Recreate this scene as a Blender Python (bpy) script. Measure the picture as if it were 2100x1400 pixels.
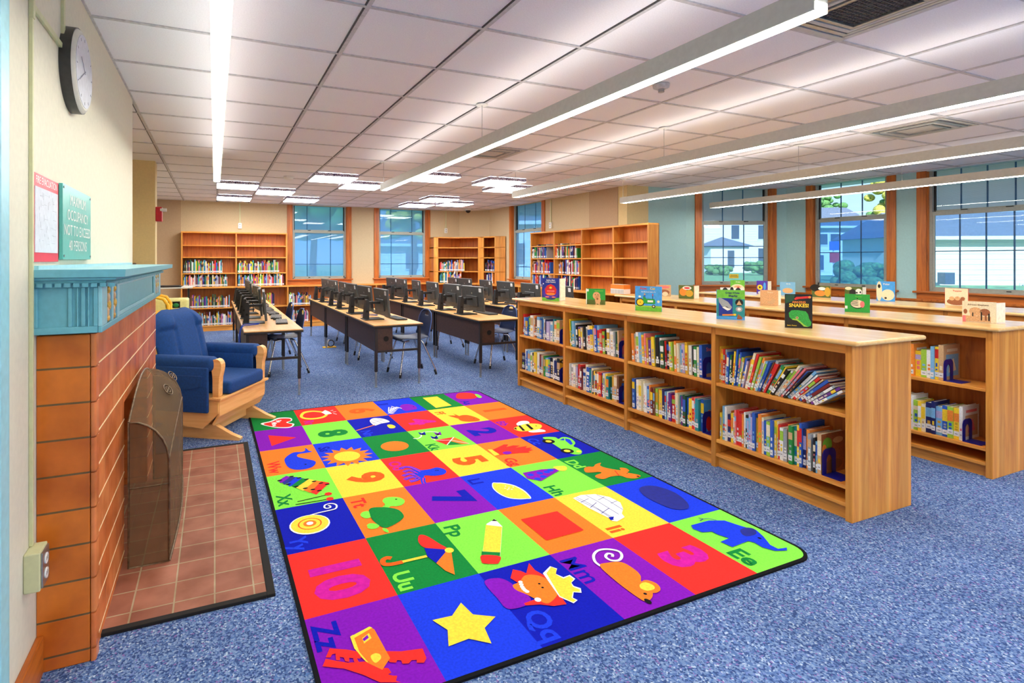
import bpy, bmesh, math, random
from mathutils import Matrix, Vector
PI = math.pi
for o in list(bpy.data.objects): bpy.data.objects.remove(o)
S = bpy.context.scene; COL = S.collection
R = random.Random(11)

# ---------------------------------------------------------------- camera
EYE = 1.41; F = 1082.5; TH = 0.3975; CX = 895.0; HZ = 532.5
cd = bpy.data.cameras.new('camera'); cam = bpy.data.objects.new('camera', cd); COL.objects.link(cam)
cam.location = (0, 0, EYE); cam.rotation_euler = (PI/2, 0, -TH)
cd.sensor_width = 36; cd.lens = F/2100*36; cd.shift_x = (1050-CX)/2100; cd.shift_y = -(700-HZ)/2100
cd.clip_start = .05; cd.clip_end = 400
S.camera = cam
# ---------------------------------------------------------------- world, exposure
W = bpy.data.worlds.new('sky'); S.world = W; W.use_nodes = True
nt = W.node_tree; nt.nodes.clear()
wo = nt.nodes.new('ShaderNodeOutputWorld'); bg = nt.nodes.new('ShaderNodeBackground')
tc = nt.nodes.new('ShaderNodeTexCoord'); sx = nt.nodes.new('ShaderNodeSeparateXYZ')
rp = nt.nodes.new('ShaderNodeValToRGB')
rp.color_ramp.elements[0].position = .45; rp.color_ramp.elements[0].color = (.66, .84, 1, 1)
rp.color_ramp.elements[1].position = .75; rp.color_ramp.elements[1].color = (.22, .50, 1, 1)
mr = nt.nodes.new('ShaderNodeMapRange'); mr.inputs[1].default_value = -1
nt.links.new(tc.outputs['Generated'], sx.inputs[0]); nt.links.new(sx.outputs[2], mr.inputs[0])
nt.links.new(mr.outputs[0], rp.inputs[0]); nt.links.new(rp.outputs[0], bg.inputs[0])
bg.inputs[1].default_value = .9
nt.links.new(bg.outputs[0], wo.inputs[0])
VS = S.view_settings; VS.view_transform = 'Standard'; VS.look = 'None'; VS.gamma = 1; VS.use_curve_mapping = False
VS.exposure = 0.72
STRIP = 24.0; UP = 4.5; PANEL = 14.0      # light output of the pendant lenses, their uplight and the square fixtures

def lamp(name, kind, energy, loc, rot=(0, 0, 0), size=None, col=(1, 1, 1), angle=None):
    l = bpy.data.lights.new(name, kind); l.energy = energy; l.color = col
    if size: l.shape = 'RECTANGLE'; l.size, l.size_y = size
    if angle: l.angle = angle
    o = bpy.data.objects.new(name, l); COL.objects.link(o); o.location = loc; o.rotation_euler = rot; return o
lamp('sun', 'SUN', 6.0, (0, -5, 20), (.95, 0, -.75), angle=.05)
# the pendant rows carry on over the part of the library behind the camera
for x in (.02, 1.87, 3.70, 5.53, 7.36): lamp('rear_ceiling_lamp', 'AREA', 8 if x < 1 else 54, (x, -2.1, 2.5), (0, 0, 0), (.35, 4.0), (1, .98, .95))
# ---------------------------------------------------------------- geometry helpers
c_, s_ = math.cos(TH), math.sin(TH)
def onZ(px, py, Z=0.):
    zc = F*(EYE-Z)/(py-HZ); xc = (px-CX)*zc/F
    return (xc*c_+zc*s_, -xc*s_+zc*c_)
def onX(px, py, X):
    t = (px-CX)/F; Y = X*(c_-t*s_)/(s_+t*c_); zc = X*s_+Y*c_
    return (Y, EYE-(py-HZ)*zc/F)
def onY(px, py, Y):
    t = (px-CX)/F; X = Y*(s_+t*c_)/(c_-t*s_); zc = X*s_+Y*c_
    return (X, EYE-(py-HZ)*zc/F)
def deep(px, py, zc):
    xc = (px-CX)*zc/F
    return Vector((xc*c_+zc*s_, -xc*s_+zc*c_, EYE-(py-HZ)*zc/F))
def lin(c): return tuple(((v/255)/12.92 if v/255 <= .04045 else ((v/255+.055)/1.055)**2.4) for v in c)

# ---------------------------------------------------------------- materials
MATS = {}
def base(name, rgb, rough=.6, metal=0., spec=.5):
    m = bpy.data.materials.new(name); m.use_nodes = True
    b = m.node_tree.nodes['Principled BSDF']
    b.inputs['Base Color'].default_value = (*lin(rgb), 1); b.inputs['Roughness'].default_value = rough
    b.inputs['Metallic'].default_value = metal; b.inputs['Specular IOR Level'].default_value = spec
    return m, m.node_tree, b
def node(t, k, **kw):
    n = t.nodes.new(k)
    for a, v in kw.items(): setattr(n, a, v)
    return n
def mapping(t, scale, rot=(0, 0, 0), coord='Object'):
    tc = node(t, 'ShaderNodeTexCoord'); mp = node(t, 'ShaderNodeMapping')
    mp.inputs['Scale'].default_value = scale; mp.inputs['Rotation'].default_value = rot
    t.links.new(tc.outputs[coord], mp.inputs[0]); return mp
def ramp(t, src, stops):
    r = node(t, 'ShaderNodeValToRGB'); e = r.color_ramp.elements
    e[0].position, e[1].position = stops[0][0], stops[-1][0]
    e[0].color = (*lin(stops[0][1]), 1); e[1].color = (*lin(stops[-1][1]), 1)
    for p, c in stops[1:-1]:
        x = e.new(p); x.color = (*lin(c), 1)
    t.links.new(src, r.inputs[0]); return r
def plain(name, rgb, rough=.6, metal=0., spec=.5, var=.06, scale=9., bump=0., bscale=80.):
    """one colour with a faint procedural variation"""
    if name in MATS: return MATS[name]
    m, t, b = base(name, rgb, rough, metal, spec)
    mp = mapping(t, (scale,)*3); n = node(t, 'ShaderNodeTexNoise'); n.inputs['Detail'].default_value = 3
    t.links.new(mp.outputs[0], n.inputs[0])
    lo = tuple(v*(1-var) for v in rgb); hi = tuple(min(255, v*(1+var)) for v in rgb)
    r = ramp(t, n.outputs[0], [(.3, lo), (.7, hi)]); t.links.new(r.outputs[0], b.inputs['Base Color'])
    if bump:
        n2 = node(t, 'ShaderNodeTexNoise'); n2.inputs['Scale'].default_value = bscale
        t.links.new(mp.outputs[0], n2.inputs[0]); bp = node(t, 'ShaderNodeBump'); bp.inputs['Strength'].default_value = bump
        bp.inputs['Distance'].default_value = .004
        t.links.new(n2.outputs[0], bp.inputs['Height']); t.links.new(bp.outputs[0], b.inputs['Normal'])
    MATS[name] = m; return m
def wood(name, dark, mid, light, axis='z', rough=.42, planks=0):
    if name in MATS: return MATS[name]
    m, t, b = base(name, mid, rough)
    sc = {'z': (16, 16, 1.1), 'y': (16, 1.1, 16), 'x': (1.1, 16, 16)}[axis]
    mp = mapping(t, sc); n = node(t, 'ShaderNodeTexNoise'); n.inputs['Scale'].default_value = 1.6
    n.inputs['Detail'].default_value = 6; n.inputs['Roughness'].default_value = .62; n.inputs['Distortion'].default_value = .7
    t.links.new(mp.outputs[0], n.inputs[0])
    r = ramp(t, n.outputs[0], [(.28, dark), (.5, mid), (.74, light)])
    out = r.outputs[0]
    if planks:
        sc2 = {'z': (planks, planks, 0), 'y': (planks, 0, planks), 'x': (0, planks, planks)}[axis]
        mp2 = mapping(t, sc2); v = node(t, 'ShaderNodeTexVoronoi'); v.inputs['Scale'].default_value = 1
        t.links.new(mp2.outputs[0], v.inputs[0])
        h = node(t, 'ShaderNodeSeparateColor'); t.links.new(v.outputs['Color'], h.inputs[0])
        rr = ramp(t, h.outputs[0], [(0, (205, 200, 190)), (1, (255, 255, 255))])
        mx = node(t, 'ShaderNodeMix', data_type='RGBA', blend_type='MULTIPLY'); mx.inputs[0].default_value = .8
        t.links.new(out, mx.inputs[6]); t.links.new(rr.outputs[0], mx.inputs[7]); out = mx.outputs[2]
    t.links.new(out, b.inputs['Base Color'])
    bp = node(t, 'ShaderNodeBump'); bp.inputs['Strength'].default_value = .08; bp.inputs['Distance'].default_value = .002
    t.links.new(n.outputs[0], bp.inputs['Height']); t.links.new(bp.outputs[0], b.inputs['Normal'])
    MATS[name] = m; return m
def glow(name, rgb, strength):
    m = bpy.data.materials.new(name); m.use_nodes = True; t = m.node_tree; t.nodes.clear()
    e = node(t, 'ShaderNodeEmission'); e.inputs[0].default_value = (*lin(rgb), 1); e.inputs[1].default_value = strength
    o = node(t, 'ShaderNodeOutputMaterial'); t.links.new(e.outputs[0], o.inputs[0]); MATS[name] = m; return m
def blindmat(name, rgb, alpha, tint, lines):
    m = bpy.data.materials.new(name); m.use_nodes = True; t = m.node_tree; t.nodes.clear()
    tr = node(t, 'ShaderNodeBsdfTransparent'); tr.inputs[0].default_value = (*lin(tint), 1)
    di = node(t, 'ShaderNodeBsdfDiffuse'); di.inputs[0].default_value = (*lin(rgb), 1); tl = node(t, 'ShaderNodeBsdfTranslucent'); tl.inputs[0].default_value = (*lin(rgb), 1)
    m1 = node(t, 'ShaderNodeMixShader'); m1.inputs[0].default_value = .6; m2 = node(t, 'ShaderNodeMixShader'); o = node(t, 'ShaderNodeOutputMaterial')
    t.links.new(di.outputs[0], m1.inputs[1]); t.links.new(tl.outputs[0], m1.inputs[2]); t.links.new(tr.outputs[0], m2.inputs[1]); t.links.new(m1.outputs[0], m2.inputs[2]); t.links.new(m2.outputs[0], o.inputs[0])
    mp = mapping(t, (lines,)*3); w = node(t, 'ShaderNodeTexWave', bands_direction='Z'); w.inputs['Scale'].default_value = 1; t.links.new(mp.outputs[0], w.inputs[0])
    mr = node(t, 'ShaderNodeMapRange'); mr.inputs[3].default_value = max(0, alpha-.12); mr.inputs[4].default_value = min(1, alpha+.12)
    t.links.new(w.outputs[1], mr.inputs[0]); t.links.new(mr.outputs[0], m2.inputs[0]); MATS[name] = m
def seethrough(name, rgb, alpha, tint=(255, 255, 255), rough=.9, lines=None):
    """mix of a transparent part and a diffuse part; alpha = how much is solid"""
    m, t, b = base(name, rgb, rough)
    tr = node(t, 'ShaderNodeBsdfTransparent'); tr.inputs[0].default_value = (*lin(tint), 1)
    mx = node(t, 'ShaderNodeMixShader'); mx.inputs[0].default_value = alpha
    o = t.nodes['Material Output']
    t.links.new(tr.outputs[0], mx.inputs[1]); t.links.new(b.outputs[0], mx.inputs[2]); t.links.new(mx.outputs[0], o.inputs[0])
    mp = mapping(t, (5, 5, 1.5)); w = node(t, 'ShaderNodeTexNoise'); w.inputs['Detail'].default_value = 5; w.inputs['Distortion'].default_value = .3
    t.links.new(mp.outputs[0], w.inputs[0]); mr = node(t, 'ShaderNodeMapRange'); mr.inputs[1].default_value = .3; mr.inputs[2].default_value = .7; mr.inputs[3].default_value = alpha-.08; mr.inputs[4].default_value = alpha+.08
    t.links.new(w.outputs[0], mr.inputs[0]); t.links.new(mr.outputs[0], mx.inputs[0])
    MATS[name] = m; return m

OAKD, OAKM, OAKL = (200, 120, 44), (228, 152, 62), (243, 178, 86)
wood('oak_v', OAKD, OAKM, OAKL, 'z', planks=9); wood('oak_y', OAKD, OAKM, OAKL, 'y'); wood('oak_x', OAKD, OAKM, OAKL, 'x')
wood('oak_top', (222, 170, 98), (234, 190, 122), (242, 204, 142), 'y', rough=.18)
wood('trim_v', (140, 70, 18), (192, 102, 30), (212, 126, 44), 'z'); wood('trim_y', (140, 70, 18), (192, 102, 30), (212, 126, 44), 'y')
wood('trim_x', (140, 70, 18), (192, 102, 30), (212, 126, 44), 'x')
wood('back_v', (158, 84, 28), (200, 114, 42), (216, 134, 58), 'z')
wood('maple', (222, 156, 84), (240, 182, 110), (248, 198, 132), 'y'); wood('maple_x', (222, 156, 84), (240, 182, 110), (248, 198, 132), 'x')
wood('maple_z', (222, 156, 84), (240, 182, 110), (248, 198, 132), 'z')
wood('desk_top', (206, 148, 84), (222, 168, 104), (230, 180, 118), 'y', rough=.35)
plain('wall_cream', (216, 212, 193), .8, var=.015, bump=.05); plain('wall_tan', (205, 184, 148), .8, var=.015)
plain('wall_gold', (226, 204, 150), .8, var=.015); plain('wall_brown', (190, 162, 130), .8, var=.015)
plain('wall_blue', (172, 210, 210), .8, var=.015); plain('ceiling_tile', (240, 239, 242), .9, var=.02, scale=30)
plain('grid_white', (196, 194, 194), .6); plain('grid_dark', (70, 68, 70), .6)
plain('faint_line', (150, 152, 166), .8); plain('grout', (232, 204, 152), .8)
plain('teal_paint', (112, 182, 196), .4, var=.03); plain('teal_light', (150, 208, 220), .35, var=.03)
plain('conduit', (205, 205, 160), .45, var=.02); plain('white_plastic', (232, 232, 228), .4, var=.02)
plain('black_metal', (28, 25, 27), .4, var=.1); plain('black_plastic', (22, 22, 24), .45, var=.1)
plain('brown_panel', (58, 36, 28), .5, var=.15); plain('dark_gap', (18, 14, 12), .9)
plain('chrome', (200, 202, 205), .22, metal=1.); plain('steel', (170, 172, 172), .35, metal=.9)
plain('alu', (160, 162, 152), .5, var=.03); plain('lamp_metal', (198, 196, 186), .5, var=.02)
plain('bronze', (110, 92, 70), .45, metal=.7, var=.2)
plain('navy', (14, 22, 130), .4, var=.1); plain('chair_blue', (15, 32, 70), .45, var=.1); plain('chair_rim', (70, 100, 160), .45)
plain('cushion', (6, 62, 126), .85, var=.08, scale=14, bump=.15, bscale=300)
plain('cushion_dark', (14, 24, 44), .9); plain('monitor_back', (62, 66, 68), .38, var=.12, scale=5); plain('screen', (12, 12, 14), .12)
plain('sticker', (226, 230, 232), .6); plain('cable_blue', (20, 60, 170), .5)
plain('yellow_paint', (250, 190, 30), .4, var=.03); plain('pale_bin', (240, 238, 160), .5, var=.03)
plain('page', (238, 230, 208), .9, var=.05); plain('label_white', (228, 230, 232), .6, var=.03)
plain('red_sign', (222, 28, 62), .4, var=.02); plain('teal_sign', (86, 178, 168), .35, var=.02); plain('paper', (205, 208, 218), .7, var=.03)
plain('alarm_red', (190, 20, 40), .35); plain('clock_rim', (52, 50, 48), .4, var=.1)
plain('grass', (110, 150, 90), .9, var=.3, scale=.6); plain('siding', (222, 226, 232), .8, var=.03); plain('siding_cream', (232, 226, 196), .8, var=.03)
plain('roof_grey', (96, 104, 118), .9, var=.2, scale=3); plain('pane_dark', (70, 80, 96), .3)
plain('leaf', (84, 122, 66), .9, var=.4, scale=2.5); plain('leaf_gold', (170, 160, 70), .9, var=.4, scale=2.5); plain('bark', (90, 76, 64), .9)
glow('lens', (255, 252, 240), STRIP); glow('uplight', (255, 250, 245), UP); glow('panel_lens', (255, 254, 250), PANEL)
PAL = dict(w=(236, 236, 232), W=(232, 220, 186), y=(242, 206, 48), Y=(206, 160, 44), o=(238, 138, 52), r=(214, 40, 38), R=(120, 30, 34),
           p=(232, 120, 124), v=(104, 50, 140), l=(182, 170, 212), b=(38, 92, 190), B=(22, 34, 96), c=(120, 180, 222), t=(30, 140, 150),
           g=(36, 140, 62), G=(28, 78, 48), L=(156, 200, 66), k=(24, 24, 26), n=(120, 76, 44), N=(206, 168, 124), e=(156, 164, 170))
CN = dict(w='white', W='cream', y='yellow', Y='gold', o='orange', r='red', R='maroon', p='pink', v='purple', l='lavender', b='blue', B='navy',
          c='light blue', t='teal', g='green', G='dark green', L='lime green', k='black', n='brown', N='tan', e='grey')
for k, v in PAL.items(): plain('bk_'+k, v, .4, var=.05, scale=25)
# carpet: looped pile in several blues with pale and pink flecks
def carpet():
    m, t, b = base('carpet', (90, 120, 175), .95, spec=.1)
    mp = mapping(t, (1, 1, 1)); v = node(t, 'ShaderNodeTexVoronoi'); v.inputs['Scale'].default_value = 150
    t.links.new(mp.outputs[0], v.inputs[0]); h = node(t, 'ShaderNodeSeparateColor'); t.links.new(v.outputs['Color'], h.inputs[0])
    r = ramp(t, h.outputs[0], [(0, (58, 82, 132)), (.25, (86, 114, 166)), (.5, (116, 142, 186)), (.72, (136, 160, 198)), (.84, (178, 194, 216)), (.89, (112, 132, 190)), (.94, (138, 112, 172)), (.97, (92, 128, 186))])
    r.color_ramp.interpolation = 'CONSTANT'
    n = node(t, 'ShaderNodeTexNoise'); n.inputs['Scale'].default_value = 1.3; t.links.new(mp.outputs[0], n.inputs[0])
    r2 = ramp(t, n.outputs[0], [(.3, (222, 222, 222)), (.7, (255, 255, 255))])
    mx = node(t, 'ShaderNodeMix', data_type='RGBA', blend_type='MULTIPLY'); mx.inputs[0].default_value = 1
    t.links.new(r.outputs[0], mx.inputs[6]); t.links.new(r2.outputs[0], mx.inputs[7]); t.links.new(mx.outputs[2], b.inputs['Base Color'])
    bp = node(t, 'ShaderNodeBump'); bp.inputs['Strength'].default_value = .5; bp.inputs['Distance'].default_value = .004
    t.links.new(v.outputs['Distance'], bp.inputs['Height']); t.links.new(bp.outputs[0], b.inputs['Normal'])
    MATS['carpet'] = m
carpet()
def bricks(name, axes, w, h, cols, mortar, rough=.35, msize=.004, off=.5, bump=.4, lift=0.):
    """tiles or bricks; axes picks which object coordinates run along and across the courses"""
    m, t, b = base(name, cols[0], rough)
    tc = node(t, 'ShaderNodeTexCoord'); sp = node(t, 'ShaderNodeSeparateXYZ'); cb = node(t, 'ShaderNodeCombineXYZ')
    t.links.new(tc.outputs['Object'], sp.inputs[0])
    ad = node(t, 'ShaderNodeMath', operation='SUBTRACT'); ad.inputs[1].default_value = lift; t.links.new(sp.outputs[axes[1]], ad.inputs[0])
    t.links.new(sp.outputs[axes[0]], cb.inputs[0]); t.links.new(ad.outputs[0], cb.inputs[1])
    br = node(t, 'ShaderNodeTexBrick'); br.offset = off
    br.inputs['Scale'].default_value = 1; br.inputs['Brick Width'].default_value = w; br.inputs['Row Height'].default_value = h
    br.inputs['Mortar Size'].default_value = msize; br.inputs['Mortar Smooth'].default_value = .3
    br.inputs['Color1'].default_value = (*lin(cols[0]), 1); br.inputs['Color2'].default_value = (*lin(cols[1]), 1)
    br.inputs['Mortar'].default_value = (*lin(mortar), 1)
    t.links.new(cb.outputs[0], br.inputs[0])
    n = node(t, 'ShaderNodeTexNoise'); n.inputs['Scale'].default_value = 7; n.inputs['Detail'].default_value = 4; t.links.new(tc.outputs['Object'], n.inputs[0])
    r2 = ramp(t, n.outputs[0], [(.3, (205, 190, 170)), (.7, (255, 255, 255))])
    mx = node(t, 'ShaderNodeMix', data_type='RGBA', blend_type='MULTIPLY'); mx.inputs[0].default_value = 1
    t.links.new(br.outputs[0], mx.inputs[6]); t.links.new(r2.outputs[0], mx.inputs[7]); t.links.new(mx.outputs[2], b.inputs['Base Color'])
    bp = node(t, 'ShaderNodeBump'); bp.inputs['Strength'].default_value = bump; bp.inputs['Distance'].default_value = .004; bp.invert = True
    t.links.new(br.outputs[1], bp.inputs['Height']); t.links.new(bp.outputs[0], b.inputs['Normal'])
    MATS[name] = m
bricks('tile_front', (1, 2), .165, .1235, ((222, 118, 58), (232, 142, 82)), (204, 120, 70), .25, lift=.047)
bricks('tile_side', (0, 2), 1.6, .1235, ((232, 130, 42), (220, 116, 36)), (120, 96, 60), .28, off=0, lift=.047)
bricks('firebrick', (1, 2), .2, .075, ((176, 142, 62), (150, 116, 50)), (40, 30, 22), .9)
bricks('firebrick_side', (0, 2), .2, .075, ((176, 142, 62), (150, 116, 50)), (40, 30, 22), .9)
bricks('hearth_tile', (1, 0), .150, .1535, ((172, 112, 88), (152, 92, 70)), (176, 160, 130), .7, .004, 0.)
bricks('shingle', (0, 2), .5, .25, ((108, 116, 132), (88, 96, 112)), (70, 78, 94), .9, .02)
def glassmat():
    m = bpy.data.materials.new('glass'); m.use_nodes = True; t = m.node_tree; t.nodes.clear()
    tr = node(t, 'ShaderNodeBsdfTransparent'); tr.inputs[0].default_value = (.91, .965, 1, 1)
    gl = node(t, 'ShaderNodeBsdfGlossy'); gl.inputs['Roughness'].default_value = .02; gl.inputs[0].default_value = (1, 1, 1, 1)
    fr = node(t, 'ShaderNodeFresnel'); fr.inputs[0].default_value = 1.45
    mx = node(t, 'ShaderNodeMixShader'); o = node(t, 'ShaderNodeOutputMaterial')
    ge = node(t, 'ShaderNodeNewGeometry'); mu = node(t, 'ShaderNodeMath', operation='MULTIPLY'); iv = node(t, 'ShaderNodeMath', operation='SUBTRACT'); iv.inputs[0].default_value = 1.5
    t.links.new(ge.outputs['Backfacing'], iv.inputs[1]); iv2 = node(t, 'ShaderNodeMath', operation='GREATER_THAN'); iv2.inputs[1].default_value = 1.0; t.links.new(iv.outputs[0], iv2.inputs[0])
    t.links.new(fr.outputs[0], mu.inputs[0]); t.links.new(iv2.outputs[0], mu.inputs[1])   # only the first surface of a pane mirrors
    t.links.new(mu.outputs[0], mx.inputs[0]); t.links.new(tr.outputs[0], mx.inputs[1]); t.links.new(gl.outputs[0], mx.inputs[2]); t.links.new(mx.outputs[0], o.inputs[0])
    MATS['glass'] = m
glassmat()
blindmat('blind_pale', (190, 226, 250), .42, (205, 232, 255), 40)
blindmat('blind_clear', (190, 220, 245), .18, (236, 246, 255), 40)
blindmat('blind_blue', (150, 200, 245), .26, (196, 226, 255), 40)
blindmat('blind_grey', (218, 214, 218), .90, (255, 255, 255), 40)
seethrough('screen_mesh', (116, 92, 64), .54, tint=(225, 215, 200), rough=1.)

# ---------------------------------------------------------------- mesh builder
class MB:
    def __init__(s): s.v = []; s.f = []; s.m = []; s.mats = []; s.X = Matrix.Identity(4); s.sm = []
    def mi(s, name):
        if name not in s.mats: s.mats.append(name)
        return s.mats.index(name)
    def add(s, verts, faces, mat, smooth=False):
        b = len(s.v); s.v += [tuple(s.X @ Vector(v)) for v in verts]; k = s.mi(mat)
        for f in faces: s.f.append([b+i for i in f]); s.m.append(k); s.sm.append(smooth)
        return s
    def box(s, x0, x1, y0, y1, z0, z1, mat, faces=None):
        x0, x1 = min(x0, x1), max(x0, x1); y0, y1 = min(y0, y1), max(y0, y1); z0, z1 = min(z0, z1), max(z0, z1)
        V = [(x0, y0, z0), (x1, y0, z0), (x1, y1, z0), (x0, y1, z0), (x0, y0, z1), (x1, y0, z1), (x1, y1, z1), (x0, y1, z1)]
        return s.add(V, [(0, 3, 2, 1), (4, 5, 6, 7), (0, 1, 5, 4), (1, 2, 6, 5), (2, 3, 7, 6), (3, 0, 4, 7)], mat)
    def prism(s, pts, h0, h1, mat, axis='z', side=None):
        """outline pts (counter-clockwise) extruded from h0 to h1 along an axis"""
        def P(p, h):
            if axis == 'z': return (p[0], p[1], h)
            if axis == 'y': return (p[0], h, p[1])
            return (h, p[0], p[1])
        n = len(pts); V = [P(p, h0) for p in pts]+[P(p, h1) for p in pts]
        s.add(V, [tuple(range(n))[::-1], tuple(range(n, 2*n))], mat)
        s.add(V, [(i, (i+1) % n, n+(i+1) % n, n+i) for i in range(n)], side or mat); return s
    def poly(s, pts, mat): return s.add(pts, [tuple(range(len(pts)))], mat)
    def tube(s, pts, r, mat, n=8, caps=True):
        pts = [Vector(p) for p in pts]; V = []; up = Vector((0, 0, 1))
        rr = r if isinstance(r, (list, tuple)) else [r]*len(pts)
        prev = None
        for i, p in enumerate(pts):
            d = (pts[min(i+1, len(pts)-1)]-pts[max(i-1, 0)]).normalized()
            if prev is None:
                a = d.cross(up) if abs(d.z) < .95 else d.cross(Vector((1, 0, 0)))
            else: a = prev-d*prev.dot(d)
            a.normalize(); prev = a; b = d.cross(a)
            V += [tuple(p+(a*math.cos(2*PI*k/n)+b*math.sin(2*PI*k/n))*rr[i]) for k in range(n)]
        Fc = []
        for i in range(len(pts)-1):
            for k in range(n): Fc.append((i*n+k, (i+1)*n+k, (i+1)*n+(k+1) % n, i*n+(k+1) % n))
        s.add(V, Fc, mat, True)
        if caps: s.add(V[:n], [tuple(range(n))], mat); s.add(V[-n:], [tuple(range(n))[::-1]], mat)
        return s
    def grid(s, fn, nu, nv, mat, smooth=True, skip=None, flip=False):
        V = [fn(i/nu, j/nv) for j in range(nv+1) for i in range(nu+1)]; Fc = []
        for j in range(nv):
            for i in range(nu):
                if skip and skip(i, j): continue
                a = j*(nu+1)+i; q = (a, a+1, a+nu+2, a+nu+1); Fc.append(q[::-1] if flip else q)
        return s.add(V, Fc, mat, smooth)
    def ell(s, c, r, mat, n=12, m=8):
        return s.grid(lambda u, v: (c[0]+r[0]*math.cos(2*PI*u)*math.sin(PI*v), c[1]+r[1]*math.sin(2*PI*u)*math.sin(PI*v), c[2]-r[2]*math.cos(PI*v)), n, m, mat)
    def text(s, txt, size, mtx, mat, align='CENTER', bold=.0, sxy=1., spacing=1.):
        """flat lettering in the plane of mtx (x right, y up)"""
        cu = bpy.data.curves.new('t', 'FONT'); cu.body = txt; cu.size = size; cu.align_x = align; cu.align_y = 'CENTER'
        cu.offset = bold*size; cu.resolution_u = 3; cu.space_character = spacing
        ob = bpy.data.objects.new('t', cu); COL.objects.link(ob)
        dg = bpy.context.evaluated_depsgraph_get(); me = bpy.data.meshes.new_from_object(ob.evaluated_get(dg))
        sc = Matrix.Diagonal((sxy, 1, 1, 1))
        V = [tuple(mtx @ sc @ v.co) for v in me.vertices]; Fc = [tuple(p.vertices) for p in me.polygons]
        s.add(V, Fc, mat)
        bpy.data.objects.remove(ob); bpy.data.curves.remove(cu); bpy.data.meshes.remove(me); return s
    def build(s, name, parent=None, bevel=0, seg=2, sub=0, weld=False, smooth=False):
        me = bpy.data.meshes.new(name); me.from_pydata(s.v, [], s.f)
        for k in s.mats: me.materials.append(MATS[k])
        me.polygons.foreach_set('material_index', s.m)
        me.polygons.foreach_set('use_smooth', [bool(a or smooth) for a in s.sm])
        if weld or sub:
            bm = bmesh.new(); bm.from_mesh(me); bmesh.ops.remove_doubles(bm, verts=bm.verts, dist=1e-5)
            bmesh.ops.recalc_face_normals(bm, faces=bm.faces); bm.to_mesh(me); bm.free()
        me.update()
        o = bpy.data.objects.new(name, me); COL.objects.link(o)
        if parent: o.parent = parent
        if bevel:
            b = o.modifiers.new('b', 'BEVEL'); b.width = bevel; b.segments = seg; b.limit_method = 'ANGLE'; b.angle_limit = .6
        if sub:
            b = o.modifiers.new('s', 'SUBSURF'); b.levels = sub; b.render_levels = sub
        return o
def tag(o, label=None, cat=None, group=None, kind=None):
    if label: o['label'] = label
    if cat: o['category'] = cat
    if group: o['group'] = group
    if kind: o['kind'] = kind
    return o
def empty(name, loc=(0, 0, 0), rz=0, label=None, cat=None, group=None, kind=None):
    o = bpy.data.objects.new(name, None); COL.objects.link(o); o.location = loc; o.rotation_euler = (0, 0, rz); o.empty_display_size = .1
    return tag(o, label, cat, group, kind)
def copy_tree(o, parent=None):
    c = o.copy(); COL.objects.link(c)
    if parent: c.parent = parent; c.matrix_parent_inverse = o.matrix_parent_inverse.copy()
    for ch in list(o.children): copy_tree(ch, c)
    return c
def T(x, y, z): return Matrix.Translation((x, y, z))
def frame(o, x, y):   # matrix from origin and x,y directions
    x = Vector(x).normalized(); y = Vector(y).normalized(); z = x.cross(y)
    m = Matrix((x, y, z)).transposed().to_4x4(); m.translation = o; return m
def ngon(cx, cy, rx, ry, n=24, rot=0, a0=0, a1=2*PI):
    return [(cx+rx*math.cos(a)*math.cos(rot)-ry*math.sin(a)*math.sin(rot), cy+rx*math.cos(a)*math.sin(rot)+ry*math.sin(a)*math.cos(rot))
            for a in [a0+(a1-a0)*i/n for i in range(n if a1-a0 > 6.2 else n+1)]]
ORD = ['first', 'second', 'third', 'fourth', 'fifth', 'sixth', 'seventh', 'eighth', 'ninth', 'tenth', 'eleventh', 'twelfth', 'thirteenth', 'fourteenth', 'fifteenth',
       'sixteenth', 'seventeenth', 'eighteenth', 'nineteenth', 'twentieth']+[a+b for a in ('twenty-', 'thirty-', 'forty-') for b in ('first', 'second', 'third', 'fourth', 'fifth', 'sixth', 'seventh', 'eighth', 'ninth', 'tenth')]
def ordn(i):
    if i < 20: return ORD[i]
    t = ['twent', 'thirt', 'fort', 'fift'][(i+1)//10-2]; u = (i+1) % 10
    return t+'ieth' if u == 0 else t+'y-'+ORD[u-1]

# ================================================================= ROOM SHELL
CEIL = 2.59; TOP = 2.75
b = MB(); b.box(-2.2, 9.3, -4.75, 12.2, -.06, 0, 'carpet'); tag(b.build('floor'), kind='structure')
b = MB(); b.box(-2.2, 9.3, -4.75, 12.2, CEIL+.004, CEIL+.06, 'ceiling_tile'); ceil = tag(b.build('ceiling'), kind='structure')
b = MB()
for k in range(17):
    x = -.56+.61*k
    if x < 9: b.box(x-.011, x+.011, -4.6, 11.66, CEIL-.003, CEIL+.004, 'grid_white')
    if x < 2: b.box(x-.019, x-.011, -4.6, 11.66, CEIL-.001, CEIL+.004, 'grid_dark')  # dark strip paints in the shadow along one side of the left bars
for k in range(29):
    y = 2.395-.61*11+.61*k
    if y < 11.6: b.box(-2, 9, y-.010, y+.010, CEIL-.0025, CEIL+.004, 'grid_white')
tag(b.build('ceiling_grid', ceil), kind='structure')

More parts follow.
